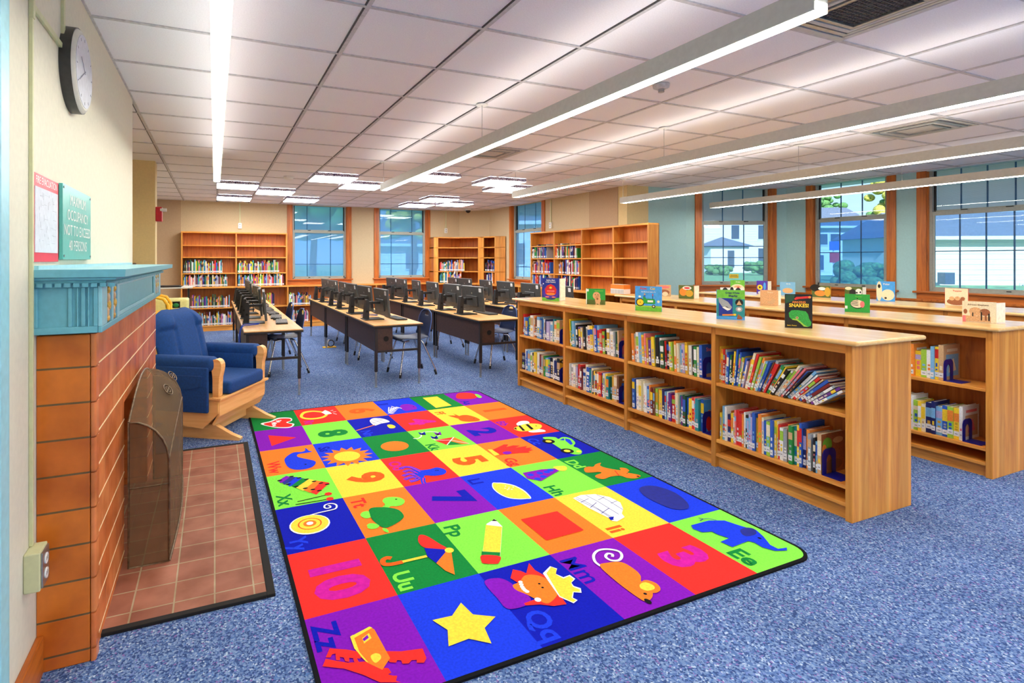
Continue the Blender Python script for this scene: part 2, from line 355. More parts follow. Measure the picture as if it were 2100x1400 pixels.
def wall(name, p0, p1, mat, th=.14, holes=(), z1=TOP, z0=0., flip=1, mats=None, cuts=()):
    """inner face runs p0->p1, thickness goes to the right of the direction (outside) when flip=1"""
    p0 = Vector((*p0, 0)); p1 = Vector((*p1, 0)); d = p1-p0; L = d.length; d.normalize()
    b = MB(); b.X = frame(p0, d, Vector((0, 0, 1)).cross(d))
    ys = (0, -th*flip)
    xs = sorted(set([0, L]+list(cuts)+[h[0] for h in holes]+[h[1] for h in holes]))
    for a, c in zip(xs[:-1], xs[1:]):
        hs = [h for h in holes if h[0] <= a+1e-6 and h[1] >= c-1e-6]
        mm = mats(a) if mats else mat
        if hs:
            h = hs[0]
            if h[2] > z0: b.box(a, c, ys[0], ys[1], z0, h[2], mm)
            if h[3] < z1: b.box(a, c, ys[0], ys[1], h[3], z1, mm)
        else: b.box(a, c, ys[0], ys[1], z0, z1, mm)
    return tag(b.build(name), kind='structure'), p0, d
def seg_s(px, p0, p1):
    """distance along p0->p1 at which the sight line through image column px meets the wall"""
    t = (px-CX)/F; a = Vector((s_+t*c_, c_-t*s_)); p0 = Vector(p0); d = (Vector(p1)-p0).normalized()
    # p0 + s d = k a
    det = d.x*(-a.y)-d.y*(-a.x)
    return ((-p0.x)*(-a.y)-(-p0.y)*(-a.x))/det

WLX = -.56
wall('wall_left', (WLX, 4.46), (WLX, 1.84), 'wall_cream', .14, holes=[(4.46-3.78, 4.46-2.85, 0, .74)])
wall('wall_left_near', (WLX, .9), (WLX, -4.6), 'wall_cream', .14)
b = MB(); b.box(WLX-.14, WLX, .9, 1.839, 2.45, TOP, 'wall_cream'); tag(b.build('wall_left_above_door'), kind='structure')
# wall end face returns into a recess and a pier beyond it
wall('wall_left_return', (-1.4, 4.46), (WLX-.14, 4.46), 'wall_cream', .14)
wall('wall_left_recess', (-1.3, 11.66), (-1.3, 4.46), 'wall_gold', .14)
b = MB(); b.box(-1.3, -.66, 7.15, 7.36, 0, TOP, 'wall_gold'); tag(b.build('wall_left_pier'), kind='structure')
WS = .97; WT = 2.585
def build_window(n, P0, D, s0, s1, mun, blinds, upper_bar=False, lower_bars=(.30,), cas=.105):
    N = Vector((0, 0, 1)).cross(D)      # into the room
    e = empty('window_%d' % n, P0, 0, kind='structure')
    e.matrix_world = frame(P0, D, N)
    w0, w1 = s0, s1; fr = .045
    def prt(name, fn, bevel=0):
        b = MB(); fn(b); return b.build(name, e, bevel=bevel)
    zb0, rail = 1.0, 2.045
    # local: x along wall, y into room, z up
    prt('casing', lambda b: (b.box(w0-cas, w0, -.002, .024, .99, CEIL, 'trim_v')), .004)
    prt('casing', lambda b: (b.box(w1, w1+cas, -.002, .024, .99, CEIL, 'trim_v')), .004)
    prt('jamb', lambda b: (b.box(w0, w0+.012, -.13, .0, .97, CEIL, 'trim_v'), b.box(w1-.012, w1, -.13, 0, .97, CEIL, 'trim_v')))
    prt('stool', lambda b: b.box(w0-cas-.03, w1+cas+.03, -.12, .06, .965, .992, 'trim_x'), .005)
    prt('apron', lambda b: b.box(w0-cas, w1+cas, -.002, .02, .86, .965, 'trim_x'), .003)
    a0, a1 = w0+.012, w1-.012
    prt('frame', lambda b: (b.box(a0, a0+.03, -.11, -.03, .992, CEIL, 'alu'), b.box(a1-.03, a1, -.11, -.03, .992, CEIL, 'alu'), b.box(a0, a1, -.11, -.03, .992, 1.012, 'alu')))
    l0, l1 = a0+.03, a1-.03
    # lower sash in front, upper sash behind
    prt('lower_sash', lambda b: (b.box(l0, l0+.022, -.065, -.04, 1.012, rail, 'alu'), b.box(l1-.022, l1, -.065, -.04, 1.012, rail, 'alu'),
                                 b.box(l0, l1, -.065, -.04, 1.012, 1.05, 'alu'), b.box(l0, l1, -.068, -.036, rail-.05, rail, 'alu')))
    prt('upper_sash', lambda b: (b.box(l0, l0+.022, -.095, -.07, rail-.04, CEIL, 'black_metal'), b.box(l1-.022, l1, -.095, -.07, rail-.04, CEIL, 'black_metal'),
                                 b.box(l0, l1, -.095, -.07, rail-.04, rail+.02, 'alu')))
    for a in (.3, .7): prt('sash_lock', lambda b: b.box(l0+(l1-l0)*a-.03, l0+(l1-l0)*a+.03, -.066, -.045, rail, rail+.014, 'black_metal'))
    for a in (.3, .7): prt('sash_lift', lambda b: b.box(l0+(l1-l0)*a-.02, l0+(l1-l0)*a+.02, -.04, -.03, 1.02, 1.03, 'black_metal'))
    g0, g1 = l0+.022, l1-.022
    prt('glass_pane', lambda b: b.box(g0, g1, -.054, -.051, 1.05, rail-.05, 'glass'))
    prt('glass_pane', lambda b: b.box(g0, g1, -.084, -.081, rail+.02, CEIL, 'glass'))
    def bars(b):
        for a in mun:
            x = g0+(g1-g0)*a
            b.box(x-.008, x+.008, -.060, -.055, 1.05, rail-.05, 'mun'); b.box(x-.008, x+.008, -.090, -.086, rail+.02, CEIL, 'mun')
        for a in lower_bars:
            z = 1.05+(rail-.05-1.05)*a; b.box(g0, g1, -.060, -.055, z-.006, z+.006, 'mun')
        if upper_bar: b.box(g0, g1, -.09, -.086, 2.46, 2.475, 'mun')
    prt('muntin_grid', bars)
    if blinds[0]: tag(prt('lower_blind', lambda b: b.box(g0, g1, -.0635, -.062, 1.05, rail-.05, blinds[0])))
    if blinds[1]: tag(prt('upper_blind', lambda b: b.box(g0, g1, -.0985, -.097, rail+.02, CEIL, blinds[1])))
    return e, (g0, g1)
plain('mun', (46, 92, 130), .5)
# back wall and its two windows (inner face Y=11.66, room on the -Y side)
BY = 11.66
p0, p1 = (5.5, BY), (-1.3, BY)
def bs(px): return seg_s(px, p0, p1)
A0, A1 = bs(711), bs(599); B0, B1 = bs(873.5), bs(776)
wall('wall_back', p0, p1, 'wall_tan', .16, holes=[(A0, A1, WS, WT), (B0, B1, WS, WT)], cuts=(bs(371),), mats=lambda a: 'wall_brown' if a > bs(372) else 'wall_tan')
D = Vector((-1, 0, 0))
# windows look at the room along -Y; use direction +X so that N = +Y, then mirror by running from left to right with room on -N
def win_at(n, q0, q1, sa, sb, **kw):
    """q0->q1 with the room on the LEFT of the direction"""
    q0 = Vector((*q0, 0)); q1 = Vector((*q1, 0)); d = (q1-q0).normalized()
    return build_window(n, q0, d, sa, sb, **kw)
win_at(1, p0, p1, A0, A1, mun=(.27, .75), blinds=('blind_pale', 'blind_pale'), lower_bars=(.28,))
win_at(2, p0, p1, B0, B1, mun=(.25, .75), blinds=('blind_pale', 'blind_pale'), lower_bars=(.28,))
wall('wall_back_corner', (6.03, 11.1), (5.5, BY), 'wall_tan', .16)
p0, p1 = (6.03, 6.76), (6.03, 11.1)
D0, D1 = seg_s(1112, p0, p1), seg_s(1051, p0, p1)
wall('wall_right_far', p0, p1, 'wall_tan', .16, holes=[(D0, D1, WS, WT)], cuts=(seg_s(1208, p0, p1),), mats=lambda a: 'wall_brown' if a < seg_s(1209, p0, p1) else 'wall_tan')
win_at(3, p0, p1, D0, D1, mun=(.3, .7), blinds=('blind_pale', 'blind_pale'), lower_bars=(.22,))
# the jog and the blue bay
p0, p1 = (7.3, 6.55), (6.03, 6.55)
J = 7.3-6.47
b = MB(); b.box(6.03, 6.47, 6.55, 6.75, 0, TOP, 'wall_gold'); b.box(6.47, 7.32, 6.55, 6.75, 0, TOP, 'wall_blue'); tag(b.build('wall_jog'), kind='structure')
P1, P2, P3, P4 = (7.3, 6.55), (8.75, 5.83), (8.75, 4.15), (8.84, -4.6)
for (n, q0, q1, pa, pb, kw) in ((4, P2, P1, 1438, 1578, dict(mun=(.33, .67), blinds=('blind_clear', 'blind_grey'), lower_bars=(.28, .42, .62))),
                                (5, P3, P2, 1668, 1820, dict(mun=(.34, .67), blinds=('blind_blue', None), lower_bars=(.5,), upper_bar=True)),
                                (6, P4, P3, 1901, 2155, dict(mun=(.25, .5, .75), blinds=('blind_clear', 'blind_grey'), lower_bars=(.5,), upper_bar=True))):
    sa, sb = seg_s(pb, q0, q1), seg_s(pa, q0, q1)
    wall('wall_bay_%s' % {4: 'left', 5: 'middle', 6: 'right'}[n], q0, q1, 'wall_blue', .16, holes=[(sa, sb, WS, WT)])
    e, (g0, g1) = win_at(n, q0, q1, sa, sb, **kw)
    WIN = (e, g0, g1) if n == 4 else WIN
# oak dado under the bay sills
for k, (q0, q1) in enumerate(((P2, P1), (P3, P2), (P4, P3))):
    q0v = Vector((*q0, 0)); d = Vector((*q1, 0))-q0v; L = d.length
    b = MB(); b.X = frame(q0v, d, Vector((0, 0, 1)).cross(d.normalized())); b.box(0, L, 0, .03, 0, .86, 'trim_x')
    b.box(0, L, 0, .05, .86, .885, 'trim_x'); tag(b.build('trim_%d' % (k+1)), kind='structure')
wall('wall_rear', (-2, -4.6), (9.2, -4.6), 'wall_cream', .14)
# baseboard by the door
b = MB(); b.box(WLX, WLX+.022, 1.845, 2.179, 0, .13, 'trim_y'); tag(b.build('baseboard_left', bevel=.004), kind='structure')
# door in the left wall, teal casing at the frame edge
dr = empty('door_1', (WLX, .9, 0), kind='structure')
b = MB(); b.box(-.10, .028, .80, .935, 0, 2.5, 'teal_paint'); b.box(.028, .036, .84, .905, 0, 2.5, 'teal_light'); b.build('door_casing', dr, bevel=.006)
b = MB(); b.box(-.06, -.0, .0, .80, 0, 2.0, 'teal_paint'); b.box(-.05, -.02, .0, .80, 2.06, 2.45, 'pane_dark'); b.box(-.06, .0, 0, .80, 2.0, 2.06, 'teal_paint'); b.build('door_leaf', dr, bevel=.003)
b = MB(); b.tube([(.0, .78, 1.955), (.035, .78, 1.955)], .010, 'steel'); b.tube([(.0, .78, 1.93), (.03, .78, 1.93)], .011, 'steel'); b.build('door_closer_bolt', dr)

# ================================================================= CEILING FIXTURES
LX = [.02, 1.87, 3.70, 5.53, 7.36]; LZ = 2.24
LL = ['linear pendant light nearest the left wall, straight along the ceiling', 'second linear pendant light from the left wall, over the rug and front desks',
      'third linear pendant light from the left, running above the front bookcase', 'fourth linear pendant light from the left, above the second bookcase',
      'rightmost linear pendant light, closest to the blue window wall']
Y0, Y1 = 1.13, 6.12
p = empty('linear_pendant_light', (LX[0], Y0, LZ), 0, LL[0], 'light', 'suspended linear lights')
L = Y1-Y0
b = MB(); b.box(-.036, -.030, 0, L, 0.0, .085, 'lamp_metal'); b.box(.030, .036, 0, L, 0, .085, 'lamp_metal'); b.box(-.036, .036, L-.004, L, 0, .085, 'lamp_metal')
b.box(-.036, .036, 0, .004, .03, .085, 'lamp_metal'); b.box(-.030, .030, .004, L-.004, .03, .035, 'lamp_metal'); b.build('housing', p)
b = MB(); b.box(-.029, .029, 0, L-.06, -.003, .010, 'lens'); b.box(-.029, .029, -.002, .0, -.003, .03, 'lens'); b.build('light_lens', p)
b = MB(); b.box(-.026, .026, .05, L-.05, .070, .074, 'uplight'); b.build('uplight_lens', p)
for y in (.02, 2.43, L-.03):
    b = MB(); b.tube([(0, y, .08), (0, y, CEIL-LZ-.004)], .0022, 'steel', 6); b.tube([(0, y, .075), (0, y, .095)], .006, 'steel'); b.build('suspension_cable', p)
    b = MB(); b.tube([(0, y, CEIL-LZ-.010), (0, y, CEIL-LZ-.0035)], .045, 'white_plastic', 16); b.build('canopy', p)
for x, l in zip(LX[1:], LL[1:]): c = copy_tree(p); c.location.x = x; c['label'] = l
def leafmat():
    m, t, b = base('leaf_side', (205, 200, 225), .6)
    mp = mapping(t, (1, 1, 1)); v = node(t, 'ShaderNodeTexVoronoi', feature='DISTANCE_TO_EDGE'); v.inputs['Scale'].default_value = 42
    t.links.new(mp.outputs[0], v.inputs[0]); r = ramp(t, v.outputs[0], [(.0, (80, 60, 100)), (.09, (110, 92, 130)), (.13, (226, 222, 240))])
    t.links.new(r.outputs[0], b.inputs['Base Color']); MATS['leaf_side'] = m
leafmat()
PN = [(487, 383.5), (564, 396), (480, 408.5), (617, 412), (682, 369), (741, 384), (888, 367.5), (1022, 377), (1040, 390), (900, 411), (854, 422.5), (932, 420.5)]
PD = ['front left', 'beside and right of the front left one', 'rear left', 'rear left, above the first back window', 'nearest one in the middle group', 'middle group, left of the pendant end',
      'behind the second pendant light', 'nearest one on the right, before the corner window', 'partly behind the end of the third pendant', 'middle of the back right cluster', 'left one of the back right cluster', 'right one of the back right cluster']
for k, ((px, py), d) in enumerate(zip(PN, PD)):
    x, y = onZ(px, py, 2.54)
    if k == 0:
        pl = empty('square_ceiling_light', (x, y, 2.54), 0, None, 'light', 'square panel lights at the far end')
        b = MB(); b.box(-.30, .30, -.30, -.292, .006, .05, 'leaf_side'); b.box(-.30, .30, .292, .30, .006, .05, 'leaf_side')
        b.box(-.30, -.292, -.292, .292, .006, .05, 'leaf_side'); b.box(.292, .30, -.292, .292, .006, .05, 'leaf_side'); b.build('patterned_rim', pl)
        b = MB(); b.box(-.292, .292, -.292, .292, 0, .008, 'panel_lens'); b.build('light_panel', pl); o = pl
    else: o = copy_tree(pl); o.location = (x, y, 2.54)
    o['label'] = 'square glowing ceiling light with leafy rim, '+d
# supply diffusers
def diffuser(x, y, lab, s=.29, open_=False):
    e = empty('ceiling_diffuser', (x, y, CEIL-.002), 0, lab, 'air vent', 'square air diffusers in the ceiling')
    b = MB()
    for k, (a, c) in enumerate(((s, s-.03), (s-.05, s-.075), (s-.09, s-.115), (s-.13, s-.15))):
        z0 = -.006-.004*k; z1 = .0
        for (x0, x1, y0, y1) in ((-a, a, -a, -c), (-a, a, c, a), (-a, -c, -c, c), (c, a, -c, c)): b.box(x0, x1, y0, y1, z0, z1, 'steel' if k % 2 else 'lamp_metal')
    b.build('vane_frame', e, bevel=.002)
    b = MB(); c = s-.15
    b.box(-c, c, -c, c, -.004, 0, 'lamp_metal' if not open_ else 'steel')
    if open_:
        n = 14
        for i in range(n): b.box(-c+2*c*i/n, -c+2*c*i/n+.006, -c, c, -.008, -.004, 'grid_dark'); b.box(-c, c, -c+2*c*i/n, -c+2*c*i/n+.006, -.0085, -.0045, 'grid_dark')
    b.build('core_grille', e)
    return e
diffuser(2.795, 1.48, 'large square air diffuser with grille beside the second pendant light', .295, True)
diffuser(5.845, 2.70, 'square air diffuser between the third and fourth pendant lights')
diffuser(2.795, 5.14, 'square air diffuser partly hidden behind the second pendant light')
def puck(name, px, py, lab, cat, r, h, mat):
    x, y = onZ(px, py, CEIL); b = MB(); b.tube([(0, 0, 0), (0, 0, -h*.5), (0, 0, -h)], [r, r, r*.7], mat, 18)
    o = b.build(name); o.location = (x, y, CEIL); return tag(o, lab, cat)
puck('smoke_detector', 592, 362, 'round white smoke detector on ceiling above the desks', 'smoke detector', .07, .04, 'white_plastic')
sp = empty('ceiling_sensor', (*onZ(1356, 174, CEIL), CEIL), 0, 'small round ceiling sensor right of the second pendant light', 'sensor')
b = MB(); b.tube([(0, 0, 0), (0, 0, -.02), (0, 0, -.03)], [.055, .05, .03], 'grid_white', 18); b.build('sensor_base', sp)
b = MB(); b.tube([(0, 0, -.03), (0, 0, -.05)], .02, 'steel', 12); b.build('sensor_tip', sp)
dm = empty('security_camera', (*onZ(960, 428, CEIL), CEIL), 0, 'black dome security camera on ceiling near the back corner', 'camera')
b = MB(); b.tube([(0, 0, 0), (0, 0, -.04)], .075, 'white_plastic', 18); b.build('camera_base', dm)
b = MB(); b.ell((0, 0, -.04), (.06, .06, .06), 'black_plastic'); b.build('camera_dome', dm)

# ================================================================= LEFT WALL FITTINGS
# clock
ck = empty('wall_clock', (WLX, 2.63, 2.20), 0, 'round grey-rimmed wall clock above the mantel, seen edge-on', 'clock')
b = MB(); b.tube([(0, 0, 0), (.040, 0, 0)], .174, 'clock_rim', 56); b.build('clock_case', ck)
b = MB(); b.tube([(.040, 0, 0), (.046, 0, 0), (.052, 0, 0)], [.170, .166, .156], 'lamp_metal', 56); b.build('clock_bezel', ck)
b = MB(); b.tube([(.051, 0, 0), (.0535, 0, 0)], .148, 'paper', 56)
for k in range(12):
    a = 2*PI*k/12; b.X = T(.0537, 0, 0) @ Matrix.Rotation(a, 4, 'X'); b.box(0, .0008, -.002, .002, .126, .138, 'faint_line')
b.build('clock_face', ck)
b = MB(); b.X = T(.0545, 0, 0) @ Matrix.Rotation(.9, 4, 'X'); b.box(0, .0008, -.002, .002, -.01, .075, 'faint_line'); b.X = T(.0555, 0, 0) @ Matrix.Rotation(2.1, 4, 'X'); b.box(0, .0008, -.002, .002, -.01, .115, 'faint_line'); b.build('clock_hands', ck)
# conduit and outlet
cn = empty('conduit', (WLX, 2.117, 0), 0, 'cream metal wiring raceway running down the left wall to the outlet', 'conduit')
b = MB(); b.box(0, .012, -.017, -.003, .474, CEIL-.01, 'conduit'); b.box(0, .015, -.019, .0, 2.20, 2.30, 'conduit'); b.build('vertical_raceway', cn, bevel=.002)
b = MB(); b.box(0, .012, .0, .37, 2.235, 2.257, 'conduit'); b.build('horizontal_raceway', cn, bevel=.002)
b = MB(); b.box(0, .012, .372, .395, 2.255, CEIL-.01, 'conduit'); b.build('ceiling_raceway', cn, bevel=.002)
ob = empty('outlet_box', (WLX, 2.088, .411), 0, 'cream surface outlet box beside the fireplace, near the floor', 'outlet')
b = MB(); b.box(0, .045, -.042, .042, -.063, .062, 'conduit'); b.build('box', ob, bevel=.004)
b = MB(); b.box(.045, .051, -.036, .036, -.056, .056, 'steel'); b.build('cover_plate', ob, bevel=.002)
for z in (-.024, .024):
    b = MB(); b.tube([(.051, 0, z), (.054, 0, z)], .017, 'white_plastic', 16); b.box(.0541, .0545, -.007, -.004, z-.005, z+.007, 'black_plastic'); b.box(.0541, .0545, .004, .007, z-.005, z+.007, 'black_plastic'); b.build('socket', ob)
# signs; text frame on the wall: x -> +Y, y -> +Z, facing +X
def wallm(x, y, z): return frame(Vector((x, y, z)), (0, 1, 0), (0, 0, 1))
sg = empty('fire_evacuation_sign', (WLX, 2.275, 1.553), 0, 'red fire evacuation plan sign above the mantel, left of the green sign', 'sign')
b = MB(); b.box(0, .006, -.155, .155, -.15, .15, 'red_sign'); b.text('FIRE EVACUATION', .036, wallm(.0075, .004, .128), 'white_plastic', sxy=.86); b.build('sign_plate', sg)
b = MB(); b.box(.006, .008, -.135, .14, -.118, .105, 'paper')
rr = random.Random(5)
for k in range(34):
    y = rr.uniform(-.09, .08); z = rr.uniform(-.09, .08)
    if k % 2: b.box(.008, .0083, y, y+rr.uniform(.015, .05), z, z+.0008, 'faint_line')
    else: b.box(.008, .0083, y, y+.0008, z, z+rr.uniform(.006, .03), 'faint_line')
b.text('____________', .010, wallm(.0084, 0, .088), 'faint_line'); b.build('floor_plan', sg)
sg = empty('occupancy_sign', (WLX, 2.70, 1.56), 0, 'teal green maximum occupancy sign on wall above the mantel', 'sign')
b = MB(); b.box(.004, .016, -.25, .25, -.148, .148, 'teal_sign')
for i, t in enumerate(('MAXIMUM', 'OCCUPANCY', 'NOT TO EXCEED', '40 PERSONS')):
    b.text(t, .062, wallm(.0175, 0, .092-.062*i), 'white_plastic', sxy=.96, bold=0)
for y in (-.235, .235):
    for z in (-.135, .135): b.tube([(.016, y, z), (.019, y, z)], .005, 'steel', 8)
b.build('sign_plate', sg, bevel=.002)
# fire alarm on the pier
al = empty('fire_alarm', (-.66, 7.24, 1.96), 0, 'red fire alarm horn with white strobe on the cream pier', 'fire alarm')
b = MB(); b.box(0, .07, -.06, .06, -.085, .09, 'alarm_red'); b.build('alarm_body', al, bevel=.008)
b = MB(); b.tube([(.05, -.045, .055), (.12, -.045, .055)], .022, 'white_plastic', 12); b.build('strobe_light', al)
def outlet(x, y, z, rz, lab):
    e = empty('wall_outlet', (x, y, z), rz, lab, 'outlet', 'outlets with raceway high on the walls')
    b = MB(); b.box(-.035, .035, -.03, 0, -.06, .06, 'white_plastic'); b.build('cover_plate', e, bevel=.004)
    b = MB(); b.box(-.012, .012, -.018, 0, .06, CEIL-z-.012, 'conduit'); b.build('raceway', e)
    for dz in (-.025, .025):
        b = MB(); b.box(-.012, .012, -.033, -.030, dz-.012, dz+.012, 'steel'); b.build('socket', e)
outlet(*(onY(492, 463, BY)[0], BY, onY(492, 463, BY)[1]), 0, 'white outlet on the back wall above the tall left bookcase')
outlet(*(onY(914, 473, BY)[0], BY, onY(914, 473, BY)[1]), 0, 'white outlet on the back wall above the corner bookcase')
yy, zz = onX(1130.5, 462, 6.03); outlet(6.03, yy, zz, -PI/2, 'white outlet on the right wall beside the corner window')

# ================================================================= FIREPLACE
FX = -.392; FY0, FY1 = 2.18, 4.28; OY0, OY1, OZ = 2.85, 3.78, .74
fp = empty('fireplace', (0, 0, 0), 0, 'orange tiled fireplace with teal painted mantel on the left wall', 'fireplace')
b = MB()
def ptile(y0, y1, z0, z1):
    b.box(WLX, FX, y0, y1, z0, z1, 'tile_front')
ptile(FY0+.02, OY0, 0, 1.15); ptile(OY1, FY1, 0, 1.15); ptile(OY0, OY1, OZ, 1.15)
b.build('tile_face', fp, bevel=.004)
b = MB()
for k in range(0, 9):
    z = k*.1235+.047
    for (y0, y1) in (((FY0+.02, OY0), (OY1, FY1)) if z < OZ else ((FY0+.02, FY1),)): b.box(FX-.004, FX+.0012, y0, y1, z-.0035, z+.0015, 'grout')
b.build('grout_lines', fp)
b = MB(); b.box(WLX, FX-.012, FY0, FY0+.019, 0, 1.15, 'tile_side'); b.build('tile_side', fp, bevel=.004)
b = MB()
for k in range(10):   # bullnose tiles down the near corner
    z0 = max(0, (k-1)*.1235+.0475); z1 = min(1.15, k*.1235+.0435)
    if z1 > z0: b.prism([(FX-.010, FY0-.001), (FX+.0, FY0-.001), (FX+.006, FY0+.006), (FX+.007, FY0+.05), (FX-.010, FY0+.05)], z0, z1, 'tile_front')
b.build('corner_tiles', fp, bevel=.003)
b = MB(); xb = -.98
b.box(xb-.02, xb, OY0, OY1, 0, OZ+.1, 'firebrick'); b.box(xb, WLX, OY0-.02, OY0, 0, OZ+.1, 'firebrick_side'); b.box(xb, WLX, OY1, OY1+.02, 0, OZ+.1, 'firebrick_side')
b.box(xb, WLX, OY0, OY1, OZ, OZ+.02, 'firebrick'); b.box(xb, FX-.011, OY0, OY1, -.0, .012, 'hearth_tile'); b.build('firebox', fp)
# hearth
hx0, hx1, hy0, hy1 = FX-.01, .20, 2.33, 4.27
b = MB(); b.box(hx0, hx1, hy0, hy1, 0, .012, 'hearth_tile'); b.build('hearth_slab', fp)
b = MB(); b.box(hx1, hx1+.035, hy0-.03, hy1+.035, 0, .014, 'dark_gap'); b.box(hx0, hx1, hy0-.03, hy0, 0, .014, 'dark_gap'); b.box(hx0, hx1, hy1, hy1+.035, 0, .014, 'dark_gap'); b.build('hearth_edging', fp, bevel=.003)
# mantel
MX = -.362; MY0, MY1 = 2.145, 4.29
mt = empty('mantel', (0, 0, 0)); mt.parent = fp
b = MB(); b.box(WLX, MX-.012, MY0+.012, MY1-.012, 1.157, 1.335, 'teal_paint'); b.build('mantel_core', mt)
b = MB()
# near end: plain field plus fluted strips
b.box(WLX, MX-.0125, MY0, MY0+.012, 1.157, 1.18, 'teal_paint'); b.box(WLX, MX-.0125, MY0, MY0+.012, 1.315, 1.335, 'teal_paint')
for (x0, x1) in ((WLX, WLX+.012), (-.462, -.450), (-.437, -.432), (-.424, -.412), (-.405, -.400), (-.388, MX-.0125)): b.box(x0, x1, MY0, MY0+.012, 1.18, 1.315, 'teal_paint')
b.box(WLX, MX-.0125, MY0+.009, MY0+.013, 1.157, 1.335, 'teal_paint')
b.build('end_panel', mt, bevel=.002)
b = MB()
b.box(MX-.012, MX, MY0, MY1, 1.157, 1.178, 'teal_paint'); b.box(MX-.012, MX, MY0, MY1, 1.32, 1.335, 'teal_paint')
st = [(MY0, MY0+.10), (MY0+.20, MY0+.23), (MY0+.32, MY0+.37), (MY1-.37, MY1-.33), (MY1-.24, MY1-.21), (MY1-.12, MY1-.0)]
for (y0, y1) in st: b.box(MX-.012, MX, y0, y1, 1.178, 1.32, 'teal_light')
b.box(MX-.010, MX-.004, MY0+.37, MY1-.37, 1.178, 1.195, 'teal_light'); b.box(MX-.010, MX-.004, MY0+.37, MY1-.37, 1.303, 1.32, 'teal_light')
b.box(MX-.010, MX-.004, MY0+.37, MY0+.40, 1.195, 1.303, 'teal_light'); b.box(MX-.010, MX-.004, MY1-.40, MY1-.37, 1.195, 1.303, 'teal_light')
b.build('frieze', mt, bevel=.002)
plain('carve_gold', (206, 160, 72), .5, metal=.3, var=.3, scale=60); plain('carve_dark', (40, 66, 110), .6, var=.3)
rr = random.Random(3)
for (y0, y1) in ((MY0+.10, MY0+.20), (MY0+.23, MY0+.32), (MY1-.33, MY1-.24), (MY1-.21, MY1-.12)):
    b = MB(); b.box(MX-.0125, MX-.0115, y0, y1, 1.178, 1.32, 'carve_dark'); yc = (y0+y1)/2
    b.ell((MX-.008, yc, 1.192), (.008, .03, .014), 'carve_gold'); b.ell((MX-.008, yc-.012, 1.215), (.009, .018, .02), 'bk_N'); b.ell((MX-.007, yc+.01, 1.24), (.010, .02, .022), 'carve_gold')
    b.ell((MX-.007, yc-.004, 1.27), (.009, .016, .018), 'bk_N'); b.ell((MX-.006, yc, 1.297), (.009, .014, .014), 'carve_gold')
    b.build('carved_inset', mt)
b = MB()   # shelf with bed moulding, mitred round the near end
sx = -.245; sy0, sy1 = 1.98, 4.47
prof = [(.0, 1.328), (.012, 1.330), (.018, 1.338), (.055, 1.341), (.062, 1.347), (.095, 1.351), (.098, 1.377), (0, 1.377)]
def ring(off, z):  # off = projection from the frieze plane
    ex = MX+off*.78; ey = MY0-off*.35; ey1 = MY1+off*.4
    return [(WLX, ey, z), (ex, ey, z), (ex, ey1, z), (WLX, ey1, z)]
rs = [ring(o_, z_) for o_, z_ in prof[:-1]]
for r0, r1 in zip(rs[:-1], rs[1:]):
    for k in range(3): b.add([r0[k], r0[k+1], r1[k+1], r1[k]], [(0, 1, 2, 3)], 'teal_paint')
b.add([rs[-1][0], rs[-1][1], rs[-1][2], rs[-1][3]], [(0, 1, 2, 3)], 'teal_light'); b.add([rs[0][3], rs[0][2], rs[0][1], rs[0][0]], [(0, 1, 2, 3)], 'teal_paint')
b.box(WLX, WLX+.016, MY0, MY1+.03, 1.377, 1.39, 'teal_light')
b.build('mantel_shelf', mt)
b = MB()
for k in range(9): x = WLX+.012+k*.026; b.box(x, x+.018, MY0-.014, MY0-.002, 1.317, 1.330, 'teal_paint')
for k in range(82): y = MY0+.0+k*.0268; b.box(MX+.006, MX+.016, y, y+.018, 1.317, 1.330, 'teal_paint')
b.build('dentil_moulding', mt)

# spark screen
sc = empty('fireplace_screen', (-.36, 2.74, .013), 0, 'bronze mesh fireplace screen with arched hood standing on the hearth', 'fireplace screen')
Ly = 1.06
def hh(u): return .66+.13*math.sin(PI*u)
def scr(u, v):   # v: front bottom -> front top -> back top
    y = u*Ly; h = hh(u); dpt = .165+.02*math.sin(PI*u); r = .2
    if v < .6: return (dpt, y, (h-r)*v/.6)
    a = (v-.6)/.4*PI/2
    return (dpt*math.cos(a) if dpt > 0 else 0, y, (h-r)+r*math.sin(a))
b = MB(); b.grid(scr, 20, 16, 'screen_mesh'); b.build('mesh_hood', sc)
for u, nm in ((0, 'side_panel'), (1, 'side_panel')):
    ed = [scr(u, k/16) for k in range(17)]
    b = MB(); b.poly([(0, u*Ly, 0)]+ed, 'screen_mesh'); b.build(nm, sc)
b = MB()
for u in (0, 1): b.tube([(0, u*Ly, 0)]+[scr(u, k/16) for k in range(17)]+[(0, u*Ly, 0)], .005, 'bronze', 6)
b.tube([scr(k/20, 0) for k in range(21)], .006, 'bronze', 6); b.tube([scr(k/20, 1) for k in range(21)], .005, 'bronze', 6); b.tube([scr(k/20, .62) for k in range(21)], .003, 'bronze', 6)
b.tube([(0, 0, .36), (scr(0, .33)[0], 0, .36)], .003, 'bronze', 6)
b.build('wire_frame', sc)
for u in (.33, .62):
    b = MB(); P = Vector(scr(u, .80)); A = Vector((0, 1, 0)); B = (Vector(scr(u, .88))-Vector(scr(u, .72))).normalized(); Nn = B.cross(A).normalized()
    if Nn.x < 0: Nn = -Nn
    P += Nn*.008
    pts = [P+A*(.07*math.cos(t))*1+B*(.03*math.sin(t)) for t in [2*PI*k/20 for k in range(21)]]; b.tube(pts, .003, 'bronze', 6)
    b.tube([P+A*(.03*math.cos(t))+B*(.016*math.sin(t)) for t in [2*PI*k/14 for k in range(15)]], .0025, 'bronze', 6); b.tube([P-A*.07, P+A*.07], .0025, 'bronze', 6)
    b.build('scroll_handle', sc)

